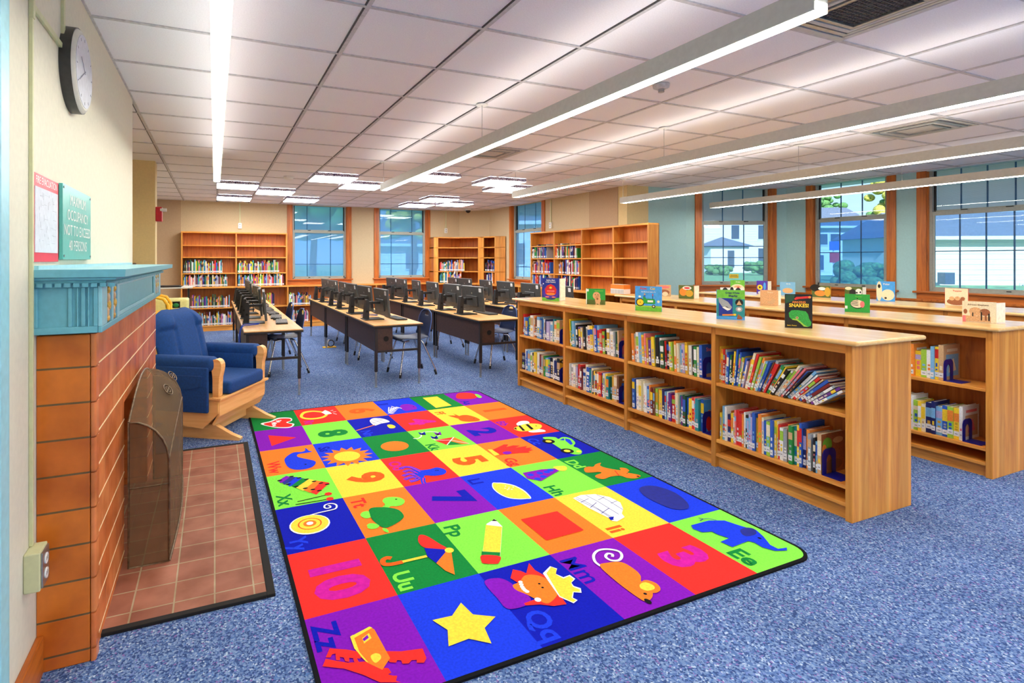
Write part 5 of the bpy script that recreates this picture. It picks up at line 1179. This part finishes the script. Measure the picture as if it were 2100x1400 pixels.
# letters and numbers
for (t, cr, x, y, m) in (('Jj', 'A', 1205, 205, 'B'), ('Aa', 'A', 1915, 190, 'B'), ('Rr', 'A', 560, 362, 'p'), ('Nn', 'A', 1062, 455, 'b'), ('Ff', 'A', 1685, 280, 'O'), ('Bb', 'B', 545, 370, 'P'), ('Ss', 'A', 690, 592, 'B'),
                       ('Kk', 'A', 1625, 572, 'g'), ('Cc', 'B', 820, 525, 'b'), ('Ww', 'A', 258, 748, 'r'), ('Oo', 'A', 1310, 735, 'p'), ('Gg', 'B', 628, 700, 'r'), ('Xx', 'A', 345, 1030, 'g'), ('Dd', 'B', 1170, 720, 'l'), ('Hh', 'B', 992, 948, 'g'),
                       ('Ll', 'A', 1990, 870, 'B'), ('Tt', 'A', 985, 1055, 'r'), ('Yy', 'C', 268, 280, 'b'), ('Pp', 'C', 1465, 180, 'g'), ('Ii', 'D', 805, 262, 'O'), ('Uu', 'C', 1080, 565, 'l'), ('Ee', 'D', 1620, 438, 'g'), ('Mm', 'D', 580, 520, 'B'),
                       ('Zz', 'C', 478, 990, 'B'), ('Qq', 'D', 350, 870, 'b')):
    RT(t, cr, x, y, LS*(1.15 if t in ('Mm', 'Ee', 'Zz', 'Qq', 'Ii') else 1), m, .01 if t == 'Mm' else .03)
for (t, cr, x, y, m) in (('6', 'A', 1005, 260, 'O'), ('4', 'A', 1515, 355, 'p'), ('1', 'B', 472, 255, 'O'), ('8', 'A', 755, 455, 'g'), ('2', 'B', 370, 440, 'B'), ('5', 'B', 255, 690, 'O'), ('9', 'A', 1040, 840, 'O'), ('7', 'B', 100, 1015, 'B'),
                       ('3', 'D', 1240, 440, 'p'), ('10', 'C', 560, 540, 'p')):
    RT(t, cr, x, y, .30, m, .05)
# heart, ring, jellyfish, rectangle, apple
RS('A', [(145, 372), (230, 350), (300, 322), (400, 322), (415, 345), (380, 362), (435, 375), (400, 405), (300, 408), (210, 395)], 'w'); RS('A', [(170, 374), (240, 355), (305, 330), (392, 328), (405, 345), (365, 362), (418, 378), (392, 400), (300, 402), (220, 392)], 'r')
RT('Be', 'A', 300, 352, .06, 'w'); RT('Mine', 'A', 262, 376, .055, 'w')
RS('A', [(482, 310), (510, 272), (590, 260), (680, 268), (725, 290), (690, 320), (600, 335), (520, 332)], 'y'); RS('A', [(508, 308), (530, 282), (595, 270), (668, 277), (700, 292), (670, 312), (600, 324), (535, 322)], 'r')
RP('A', [(668, 275), (700, 255), (735, 268), (760, 285), (705, 295)], 'w')
for q in ([(745, 262), (770, 255)], [(765, 272), (795, 268)], [(770, 284), (800, 290)]): RL_('A', q, .008, 'w', False)
RS('A', [(1345, 225), (1370, 207), (1430, 205), (1480, 222), (1490, 245), (1450, 252), (1405, 262), (1365, 250)], 'P')
for k in range(6): RL_('A', [(1360-22*k, 240-2*k), (1310-12*k, 228+9*k), (1330-8*k, 240+9*k), (1270-6*k, 222+12*k)], .010, 'w')
RE('A', 1462, 226, .007, 'k', n=8)
RP('A', [(1540, 150), (1665, 138), (1790, 215), (1655, 236)], 'y')
RS('A', [(1828, 135), (1850, 110), (1930, 105), (1990, 118), (2010, 140), (1980, 156), (1900, 160), (1840, 155)], 'r'); RS('A', [(1990, 118), (2020, 122), (2050, 140), (2040, 150), (2015, 145)], 'l')
# triangle, 8 hole lines, net, fish
RP('A', [(210, 473), (452, 490), (240, 565)], 'r')
RS('A', [(1085, 345), (1120, 325), (1200, 330), (1255, 352), (1235, 362), (1180, 372), (1130, 388), (1100, 370)], 'w'); RL_('A', [(968, 432), (1130, 382)], .014, 'o', False)
for q in ([(1110, 335), (1190, 368)], [(1150, 328), (1225, 362)], [(1090, 350), (1150, 380)], [(1105, 372), (1200, 332)]): RL_('A', q, .004, 'd', False)
RS('A', [(1235, 385), (1270, 380), (1305, 395), (1295, 410), (1255, 410)], 'y')
RS('A', [(1850, 330), (1860, 305), (1920, 298), (1990, 315), (2035, 340), (2000, 352), (1930, 355), (1875, 348)], 'O'); RP('A', [(1865, 310), (1800, 284), (1825, 302), (1755, 302), (1860, 332)], 'O'); RE('A', 1982, 330, .006, 'k', n=8)
# whale, sun, circle, kite, bee
RS('A', [(350, 690), (370, 655), (430, 620), (500, 615), (530, 600), (525, 583), (545, 590), (560, 605), (588, 612), (560, 620), (530, 625), (470, 635), (460, 655), (500, 668), (600, 690), (620, 710), (590, 745), (520, 765), (440, 768), (380, 745)], 'b')
RE('A', 532, 722, .008, 'k', n=8)
sp_ = []
for k in range(30):
    r_ = .185 if k % 2 else .125; a = 2*PI*k/30; sp_.append((r_*math.cos(a), r_*math.sin(a)))
cx, cy = rl('A', 890, 652); z = zup(); rug.add([(cx+p[1], cy-p[0], z) for p in sp_], [tuple(range(30))], 'rug_o'); RE('A', 890, 652, .095, 'y', .092)
RE('A', 1300, 565, .105, 'o', .105)
RP('A', [(1640, 515), (1808, 488), (1750, 556)], 'r'); RP('A', [(1808, 488), (1945, 545), (1750, 556)], 'o'); RP('A', [(1778, 522), (1880, 549), (1750, 556)], 'g'); RL_('A', [(1640, 515), (1790, 515), (1945, 545)], .006, 'w', False); RL_('A', [(1808, 488), (1750, 556)], .008, 'w', False)
RL_('A', [(1460, 500), (1500, 500), (1530, 480), (1520, 458), (1560, 445), (1620, 442), (1680, 450), (1690, 470), (1650, 488), (1620, 500), (1650, 508)], .010, 'w')
for (x, y, m) in ((1535, 455, 'B'), (1670, 455, 'P'), (1640, 488, 'B')): RP('A', [(x-35, y-10), (x+35, y+14), (x+22, y-14), (x-16, y+14)], m)
RS('B', [(668, 375), (700, 352), (760, 350), (780, 368), (740, 385), (690, 392)], 'w'); RS('B', [(772, 438), (830, 418), (900, 425), (918, 440), (860, 446), (800, 448)], 'w')
RS('B', [(645, 415), (690, 392), (760, 372), (860, 375), (888, 395), (860, 420), (780, 435), (700, 438)], 'y'); RP('B', [(645, 415), (665, 405), (672, 426)], 'k')
RP('B', [(682, 390), (700, 386), (745, 432), (722, 434)], 'k'); RP('B', [(745, 380), (768, 376), (818, 418), (795, 424)], 'k'); RE('B', 838, 392, .008, 'k', n=8)
# xylophone, octopus, glove, car
XY = [((365, 822), (300, 862), (315, 885), (425, 838), 'P'), ((405, 828), (330, 880), (350, 898), (475, 838), 'd'), ((450, 832), (370, 895), (395, 915), (520, 845), 'b'), ((500, 842), (410, 908), (450, 928), (570, 855), 'g'),
      ((560, 850), (450, 925), (510, 950), (640, 868), 'y'), ((620, 862), (515, 945), (570, 968), (700, 875), 'o'), ((665, 870), (575, 965), (625, 985), (740, 882), 'r')]
for q in XY: RP('A', q[:4], q[4])
for (x, y) in ((410, 828), (475, 840), (540, 852), (605, 870), (665, 885), (718, 895), (310, 862), (385, 895), (450, 915), (530, 930), (595, 940), (650, 950)): RE('A', x, y, .010, 'k', .016, n=10)
RL_('A', [(462, 1045), (720, 985)], .008, 'k', False); RL_('A', [(445, 1070), (735, 1022)], .008, 'k', False); RE('A', 728, 978, .022, 'r'); RE('A', 742, 1020, .022, 'r')
RS('A', [(1500, 780), (1600, 765), (1660, 750), (1720, 762), (1745, 785), (1720, 810), (1640, 822), (1560, 820), (1545, 850), (1470, 800)], 'b')
for k, q in enumerate(([(1520, 785), (1440, 750), (1380, 748), (1350, 765)], [(1500, 800), (1430, 775), (1380, 790)], [(1490, 820), (1430, 805), (1370, 825)], [(1500, 835), (1440, 835), (1385, 855)], [(1520, 840), (1480, 860), (1430, 872)], [(1545, 840), (1545, 870), (1555, 890)])):
    RL_('A', q, .030, 'b'); RL_('A', q, .008, 'p')
RE('A', 1655, 775, .006, 'k', n=8); RE('A', 1672, 775, .006, 'k', n=8)
RP('B', [(465, 598), (560, 552), (598, 552), (580, 575), (640, 560), (700, 562), (660, 580), (760, 566), (745, 583), (805, 578), (780, 592), (812, 600), (770, 612), (785, 622), (700, 625), (625, 632), (520, 642)], 'r'); RP('B', [(420, 595), (455, 595), (525, 640), (480, 650)], 'y'); RS('B', [(548, 625), (575, 612), (620, 615), (622, 630), (580, 638)], 'P')
RS('B', [(895, 495), (930, 487), (1000, 490), (1030, 505), (1060, 490), (1110, 492), (1150, 510), (1175, 540), (1160, 568), (1200, 585), (1232, 610), (1225, 632), (1190, 640), (1140, 632), (1080, 608), (980, 545), (930, 515)], 'l')
RP('B', [(1040, 515), (1068, 500), (1078, 500), (1080, 518)], 'b'); RP('B', [(1088, 500), (1130, 510), (1155, 548), (1135, 556), (1090, 520)], 'b')
for (x, y) in ((945, 525), (1105, 608)): RE('B', x, y, .048, 'k'); RE('B', x, y, .024, 'y')
RE('B', 1205, 612, .018, 'y')
# yoyo, turtle, lemon, hat, dog
RE('C', 358, 132, .105, 'w'); RE('C', 358, 130, .097, 'y'); RE('C', 358, 128, .062, 'O'); RE('C', 358, 128, .055, 'y'); RE('C', 358, 126, .034, 'o'); RE('C', 358, 125, .018, 'w')
RL_('A', [(572, 1162), (650, 1140), (740, 1120), (790, 1105), (800, 1080), (780, 1065), (740, 1062), (700, 1075), (695, 1095), (715, 1103), (745, 1095), (742, 1082), (725, 1080)], .010, 'w')
RS('A', [(1195, 1040), (1215, 1015), (1270, 1005), (1340, 1010), (1385, 1035), (1370, 1070), (1320, 1085), (1270, 1085), (1240, 1100), (1195, 1095), (1215, 1070)], 'l'); RS('A', [(1005, 1165), (1025, 1135), (1080, 1130), (1100, 1175), (1050, 1190)], 'l'); RS('A', [(1060, 1250), (1090, 1232), (1150, 1240), (1130, 1262), (1080, 1268)], 'l')
RS('C', [(800, 155), (830, 130), (890, 135), (880, 160), (830, 170)], 'l'); RS('C', [(915, 165), (950, 168), (965, 195), (935, 190)], 'l')
RS('A', [(1078, 1115), (1120, 1095), (1230, 1095), (1330, 1115), (1378, 1165), (1360, 1200), (1300, 1240), (1220, 1272), (1150, 1240), (1100, 1190), (1085, 1150)], 'g'); RE('A', 1312, 1025, .007, 'k', n=8)
RS('B', [(462, 885), (500, 882), (560, 885), (650, 905), (730, 945), (780, 990), (795, 1018), (760, 1022), (690, 1025), (600, 1015), (520, 980), (465, 930)], 'w'); RS('B', [(468, 888), (505, 888), (560, 892), (648, 912), (722, 950), (770, 992), (785, 1014), (755, 1017), (690, 1019), (602, 1009), (528, 976), (474, 930)], 'y')
for (x, y) in ((575, 912), (605, 922), (640, 920), (570, 930), (592, 942), (628, 940), (603, 935)): RE('B', x, y, .005, 'w', n=8)
RP('B', [(722, 798), (880, 768), (1000, 760), (1040, 775), (880, 868), (760, 845)], 'P'); RS('B', [(990, 745), (1080, 738), (1105, 760), (1085, 780), (1040, 778), (1000, 760)], 'y')
for (x, y) in ((790, 815), (870, 800), (930, 790), (850, 850), (960, 775), (900, 830)): RE('B', x, y, .022, 'b', n=14)
RS('B', [(1252, 760), (1285, 745), (1330, 745), (1350, 725), (1395, 712), (1390, 735), (1440, 755), (1560, 775), (1558, 755), (1610, 758), (1640, 780), (1625, 795), (1720, 815), (1735, 828), (1690, 845), (1620, 840), (1560, 822), (1480, 830), (1420, 850), (1360, 840), (1350, 820), (1400, 800), (1380, 790), (1300, 795), (1262, 790)], 'o')
RE('B', 1715, 828, .010, 'k', n=10); RE('B', 1622, 802, .005, 'k', n=8); RL_('B', [(1515, 778), (1552, 822)], .007, 'r', False)
# umbrella, pencil, square, igloo, oval
RS('C', [(1190, 245), (1205, 215), (1260, 225), (1350, 280), (1420, 325), (1330, 325), (1240, 312), (1200, 280)], 'r'); RP('C', [(1238, 315), (1418, 328), (1330, 432), (1262, 380)], 'B'); RP('C', [(1418, 328), (1445, 335), (1473, 522), (1400, 490), (1330, 432)], 'o')
RE('C', 1430, 333, .022, 'y'); RL_('C', [(1258, 378), (1070, 422)], .018, 'y', False); RL_('C', [(1072, 422), (990, 440), (930, 440), (920, 410), (950, 392), (985, 395)], .026, 'O')
RP('C', [(1717, 130), (1780, 93), (1838, 150), (1833, 152)], 'w'); RP('C', [(1717, 130), (1780, 93), (1838, 150), (1822, 378), (1682, 375)], 'w'); RP('C', [(1712, 138), (1836, 152), (1822, 350), (1688, 342)], 'y'); RP('C', [(1755, 108), (1775, 93), (1800, 110)], 'k'); RP('C', [(1680, 342), (1822, 350), (1820, 378), (1678, 372)], 'g'); RS('C', [(1680, 372), (1818, 380), (1815, 425), (1790, 438), (1700, 435), (1678, 420)], 'r')
RP('D', [(210, 202), (440, 150), (610, 270), (372, 335)], 'r')
RP('D', [(540, 68), (590, 48), (680, 42), (770, 60), (840, 95), (858, 135), (850, 165), (868, 188), (820, 215), (790, 212), (765, 192), (640, 130)], 'w')
for q in ([(560, 60), (640, 100), (790, 190)], [(620, 48), (700, 90), (830, 170)], [(690, 45), (760, 80), (855, 140)], [(590, 95), (640, 70)], [(650, 128), (690, 95)], [(700, 80), (740, 60)], [(720, 165), (770, 130)], [(780, 100), (820, 85)], [(560, 72), (700, 140), (800, 205)]): RL_('D', q, .004, 'd', False)
RP('D', [(765, 190), (800, 184), (795, 205), (780, 208)], 'B')
RS('D', [(960, 10), (1000, -10), (1080, -5), (1180, 30), (1250, 80), (1275, 120), (1250, 138), (1170, 135), (1060, 90), (990, 50)], 'd')
# zipper, star, queen, mouse, elephant
RP('C', [(510, 1090), (640, 1098), (760, 1120), (745, 1170), (720, 1165), (735, 1195), (700, 1195), (690, 1165), (660, 1162), (662, 1192), (630, 1190), (620, 1160), (590, 1155), (590, 1182), (560, 1180), (555, 1130), (530, 1135), (515, 1160), (480, 1160)], 'r')
RP('C', [(480, 1170), (560, 1185), (650, 1200), (790, 1190), (880, 1240), (960, 1240), (985, 1275), (960, 1290), (1000, 1300), (1030, 1300), (1020, 1340), (1060, 1350), (900, 1352), (760, 1290), (620, 1245), (455, 1228)], 'r')
RP('C', [(880, 1110), (1060, 1112), (1225, 1090), (1255, 1165), (1235, 1200), (1180, 1200), (1180, 1178), (1140, 1180), (1120, 1205), (1070, 1208), (1060, 1182), (1030, 1180), (1020, 1200), (970, 1195), (950, 1150)], 'r')
RP('C', [(672, 1000), (820, 922), (855, 945), (975, 1165), (915, 1255), (800, 1200), (745, 1150)], 'o'); RP('C', [(668, 1000), (690, 985), (740, 1120), (808, 1198), (790, 1192), (700, 1090)], 'y'); RP('C', [(668, 1000), (815, 922), (838, 930), (700, 1010)], 'y')
RP('C', [(760, 1010), (812, 972), (832, 1010), (775, 1052)], 'y'); RP('C', [(762, 1018), (800, 985), (812, 1008), (775, 1035)], 'P'); RS('C', [(825, 1150), (860, 1128), (895, 1135), (905, 1165), (870, 1200), (845, 1190)], 'y')
RP('C', [(1520, 738), (1612, 828), (1786, 845), (1702, 932), (1755, 1052), (1580, 1015), (1425, 1074), (1418, 948), (1300, 872), (1452, 838)], 'y')
RS('D', [(-20, 600), (60, 575), (130, 595), (200, 650), (270, 700), (250, 745), (130, 770), (60, 700)], 'P')
RP('D', [(145, 575), (160, 520), (210, 530), (245, 545), (262, 480), (300, 525), (380, 570), (440, 660), (500, 740), (420, 752), (330, 742), (240, 748), (230, 735), (300, 710), (250, 640)], 'r')
RS('D', [(200, 600), (235, 560), (300, 555), (370, 580), (430, 650), (440, 685), (385, 735), (330, 720), (250, 680), (180, 650), (160, 620)], 'o')
for (x, y) in ((208, 600), (213, 615), (219, 630), (227, 642), (237, 652), (250, 660)): RE('D', x, y, .010, 'w', n=8)
RE('D', 327, 611, .006, 'k', n=8); RE('D', 348, 635, .006, 'k', n=8); RE('D', 318, 712, .014, 'w', n=10)
RP('D', [(350, 545), (395, 500), (440, 515), (430, 548), (480, 570), (520, 555), (555, 580), (530, 605), (545, 625), (590, 640), (595, 668), (545, 665), (540, 700), (570, 715), (545, 735), (455, 695)], 'w')
RP('D', [(372, 545), (402, 505), (436, 518), (432, 552), (480, 578), (518, 562), (545, 582), (528, 605), (540, 630), (584, 648), (584, 662), (540, 662), (532, 700), (560, 716), (542, 728), (458, 690)], 'y')
RL_('D', [(715, 498), (680, 470), (672, 430), (700, 400), (760, 392), (830, 405), (850, 435), (830, 462), (780, 462), (748, 440), (760, 420), (790, 425), (790, 440)], .013, 'w')
RS('D', [(712, 500), (760, 478), (850, 475), (930, 520), (968, 560), (975, 600), (1040, 660), (1040, 700), (1000, 722), (940, 690), (820, 600)], 'o'); RS('D', [(975, 600), (1010, 588), (1070, 610), (1095, 645), (1070, 668), (1010, 665), (970, 640)], 'o'); RS('D', [(965, 615), (1000, 602), (1050, 622), (1055, 645), (1010, 655), (970, 640)], 'y')
RE('D', 998, 675, .008, 'k', n=8); RE('D', 1015, 722, .018, 'k', .012, n=12)
RP('D', [(1290, 240), (1400, 210), (1500, 210), (1590, 240), (1640, 255), (1700, 270), (1745, 310), (1790, 365), (1840, 390), (1895, 382), (1895, 400), (1820, 402), (1740, 380), (1690, 350), (1650, 340), (1550, 378), (1475, 345), (1530, 322), (1460, 300), (1420, 280), (1360, 285), (1300, 262)], 'b')
RS('D', [(1600, 270), (1640, 255), (1690, 265), (1700, 295), (1650, 310), (1615, 300)], 'd'); RE('D', 1722, 322, .010, 'k', .008, n=8); RL_('D', [(1450, 208), (1400, 198), (1365, 200), (1335, 192)], .005, 'd'); RL_('D', [(1365, 200), (1345, 212)], .005, 'd', False)
o = rug.build('alphabet_rug'); o.location = (*RUGO, 0); o.rotation_euler = (0, 0, RUGA); tag(o, 'colourful alphabet and number rug with black border on the blue carpet', 'rug')

# ================================================================= OUTSIDE
b = MB(); b.box(-60, 140, 12.5, 140, -.25, -.05, 'grass'); b.box(9.4, 140, -60, 12.5, -.25, -.05, 'grass'); tag(b.build('lawn'), 'flat green lawn outside the windows', 'lawn', kind='structure')
def facing(px, depth, z): v = deep(px, HZ, depth); v.z = z; return v
def house(name, px, depth, w, h, lab, wins, wallm_='siding', roof='hip', z0=-.05, rz=-TH, rh=2.2, group='houses outside the bay windows'):
    v = facing(px, depth, z0); e = empty(name, v, rz, lab, 'house', group)
    b = MB(); b.box(-w/2, w/2, 0, 4, 0, h, wallm_)
    k = .3
    while k < h: b.box(-w/2, w/2, -.02, 0, k, k+.03, 'siding' if wallm_ == 'siding' else 'siding_cream'); k += .3
    b.build('wall', e)
    b = MB(); b.add([(-w/2-.4, -.5, h), (w/2+.4, -.5, h), (w/2+.4, 4.5, h), (-w/2-.4, 4.5, h), (-w/2+1, 2, h+rh), (w/2-1, 2, h+rh)], [(0, 1, 5, 4), (2, 3, 4, 5), (1, 2, 5), (3, 0, 4)], 'roof_grey'); b.box(-w/2-.4, w/2+.4, -.55, -.45, h-.15, h+.05, 'siding'); b.build('roof', e)
    for (x, z, ww, wh) in wins:
        b = MB(); b.box(x-ww/2-.1, x+ww/2+.1, -.06, -.02, z-.1, z+wh+.1, 'siding'); f = b.build('window_frame', e)
        b = MB(); b.box(x-ww/2, x+ww/2, -.08, -.06, z, z+wh, 'pane_dark'); b.build('pane', f)
    return e
e = house('house', 1530, 62, 12.5, 6.4, 'white two-storey house seen through the left bay window', [(-1.3, 3.9, .9, 1.6), (1.8, 3.9, .8, 1.6), (3.6, 3.9, .8, 1.6), (1.8, 1.0, .8, 1.8), (3.6, 1.0, .8, 1.8), (5.3, 3.9, .7, 1.5)])
b = MB(); b.box(-5.5, -1.2, -2.6, 0, 0, 3.0, 'siding'); b.build('porch_wall', e)
b = MB(); b.add([(-6, -3, 3.0), (-.8, -3, 3.0), (-.8, 0, 3.0), (-6, 0, 3.0), (-3.4, -1, 4.1)], [(0, 1, 4), (1, 2, 4), (2, 3, 4), (3, 0, 4)], 'roof_grey'); b.build('porch_roof', e)
b = MB(); b.box(-3.6, -2.9, -2.7, -2.6, .6, 2.5, 'pane_dark'); b.build('porch_door', e)
b = MB()
for k in range(9): b.box(-1.2+.28*k, -1.14+.28*k, -2.5, -2.44, .9-.13*k, 1.8-.13*k, 'siding')
b.build('stair_rail', e)
house('house', 1725, 50, 6, 4.6, 'pale house with dark roof behind trees, in the middle bay window', [(-1.8, 2.9, .9, 1.), (-.6, 2.9, .9, 1.), (1.7, 2.4, .8, 1.5), (-2.2, .5, 1, 1.4)], rh=2.)
gh = house('house', 2075, 30, 13, 2.75, 'cream sided building with grey shingle roof in the right bay window', [(4.2, .9, 1., 1.5), (.5, 0, .05, .05)], wallm_='siding_cream', rz=-TH-.10, rh=1.6)
b = MB(); b.box(1.0, 1.12, -.15, -.03, 0, 2.7, 'roof_grey'); b.build('downspout', gh)
b = MB(); b.box(-4.5, -4.0, -1.3, -.8, .1, .75, 'pane_dark'); o = b.build('utility_box'); o.parent = gh
house('house', 870, 40, 7, 2.6, 'pale house seen through the second back window', [(-1, .8, 1, 1.2), (1.5, .8, 1, 1.2)], rz=0, rh=2.2)
house('house', 1095, 30, 6, 3.6, 'pale gabled house seen through the corner window', [(-1, 1.2, 1, 1.2), (1.0, 1.2, 1, 1.2)], rz=-.6, rh=2.4)
rt = random.Random(9)
def tree(px, depth, h, r, lab, mat='leaf', trunk=True, z0=-.05, n=70):
    v = facing(px, depth, z0); e = empty('tree' if trunk else 'hedge', v, 0, lab, 'tree' if trunk else 'hedge', 'trees and hedges outside')
    b = MB()
    for k in range(n):
        a = rt.uniform(0, 2*PI); q = r*math.sqrt(rt.random())*.8; zz = h*(rt.uniform(.42, .95) if trunk else rt.uniform(.2, .7)); rr_ = r*rt.uniform(.12, .26)
        b.ell((q*math.cos(a), q*math.sin(a), zz), (rr_, rr_, rr_*.8), mat if rt.random() < .7 else 'leaf', 8, 6)
    b.build('foliage', e)
    if trunk: b = MB(); b.tube([(0, 0, 0), (.1, 0, h*.35), (0, .1, h*.7)], [.2, .16, .08], 'bark'); b.build('trunk', e)
for (px, dp, h, r, l, m, t_) in ((1830, 38, 7.5, 2.0, 'green and gold tree right side of the middle bay window', 'leaf_gold', True), (1690, 75, 11, 3.0, 'tall tree behind the pale house in the middle bay window', 'leaf', True),
                            (1775, 24, 1.7, 1.5, 'round green hedge in the middle bay window', 'leaf', False), (1560, 50, 1.6, 1.6, 'low green bush beside the white house steps', 'leaf', False), (1475, 50, 1.2, 1.3, 'low bush before the white house porch', 'leaf', False),
                            (640, 26, 7, 3.2, 'leafy tree outside the first back window', 'leaf', True), (708, 44, 9, 2.6, 'far tree outside the first back window, right side', 'leaf', True), (845, 24, 6, 1.6, 'light green tree outside the second back window', 'leaf_gold', True), (1090, 44, 10, 2.6, 'tree outside the corner window', 'leaf', True)):
    tree(px, dp, h, r, l, m, t_)
sp_o = empty('street_sign', facing(1710, 30, -.05), -TH, 'white street sign post with red and blue plates beyond the middle bay window', 'sign')
b = MB(); b.tube([(0, 0, 0), (0, 0, 2.4)], .05, 'siding'); b.build('post', sp_o)
b = MB(); b.box(-.28, .28, -.08, -.05, 1.3, 1.85, 'alarm_red'); b.build('red_plate', sp_o)
b = MB(); b.box(-.3, .3, -.08, -.05, 2.0, 2.5, 'bk_b'); b.build('blue_plate', sp_o)
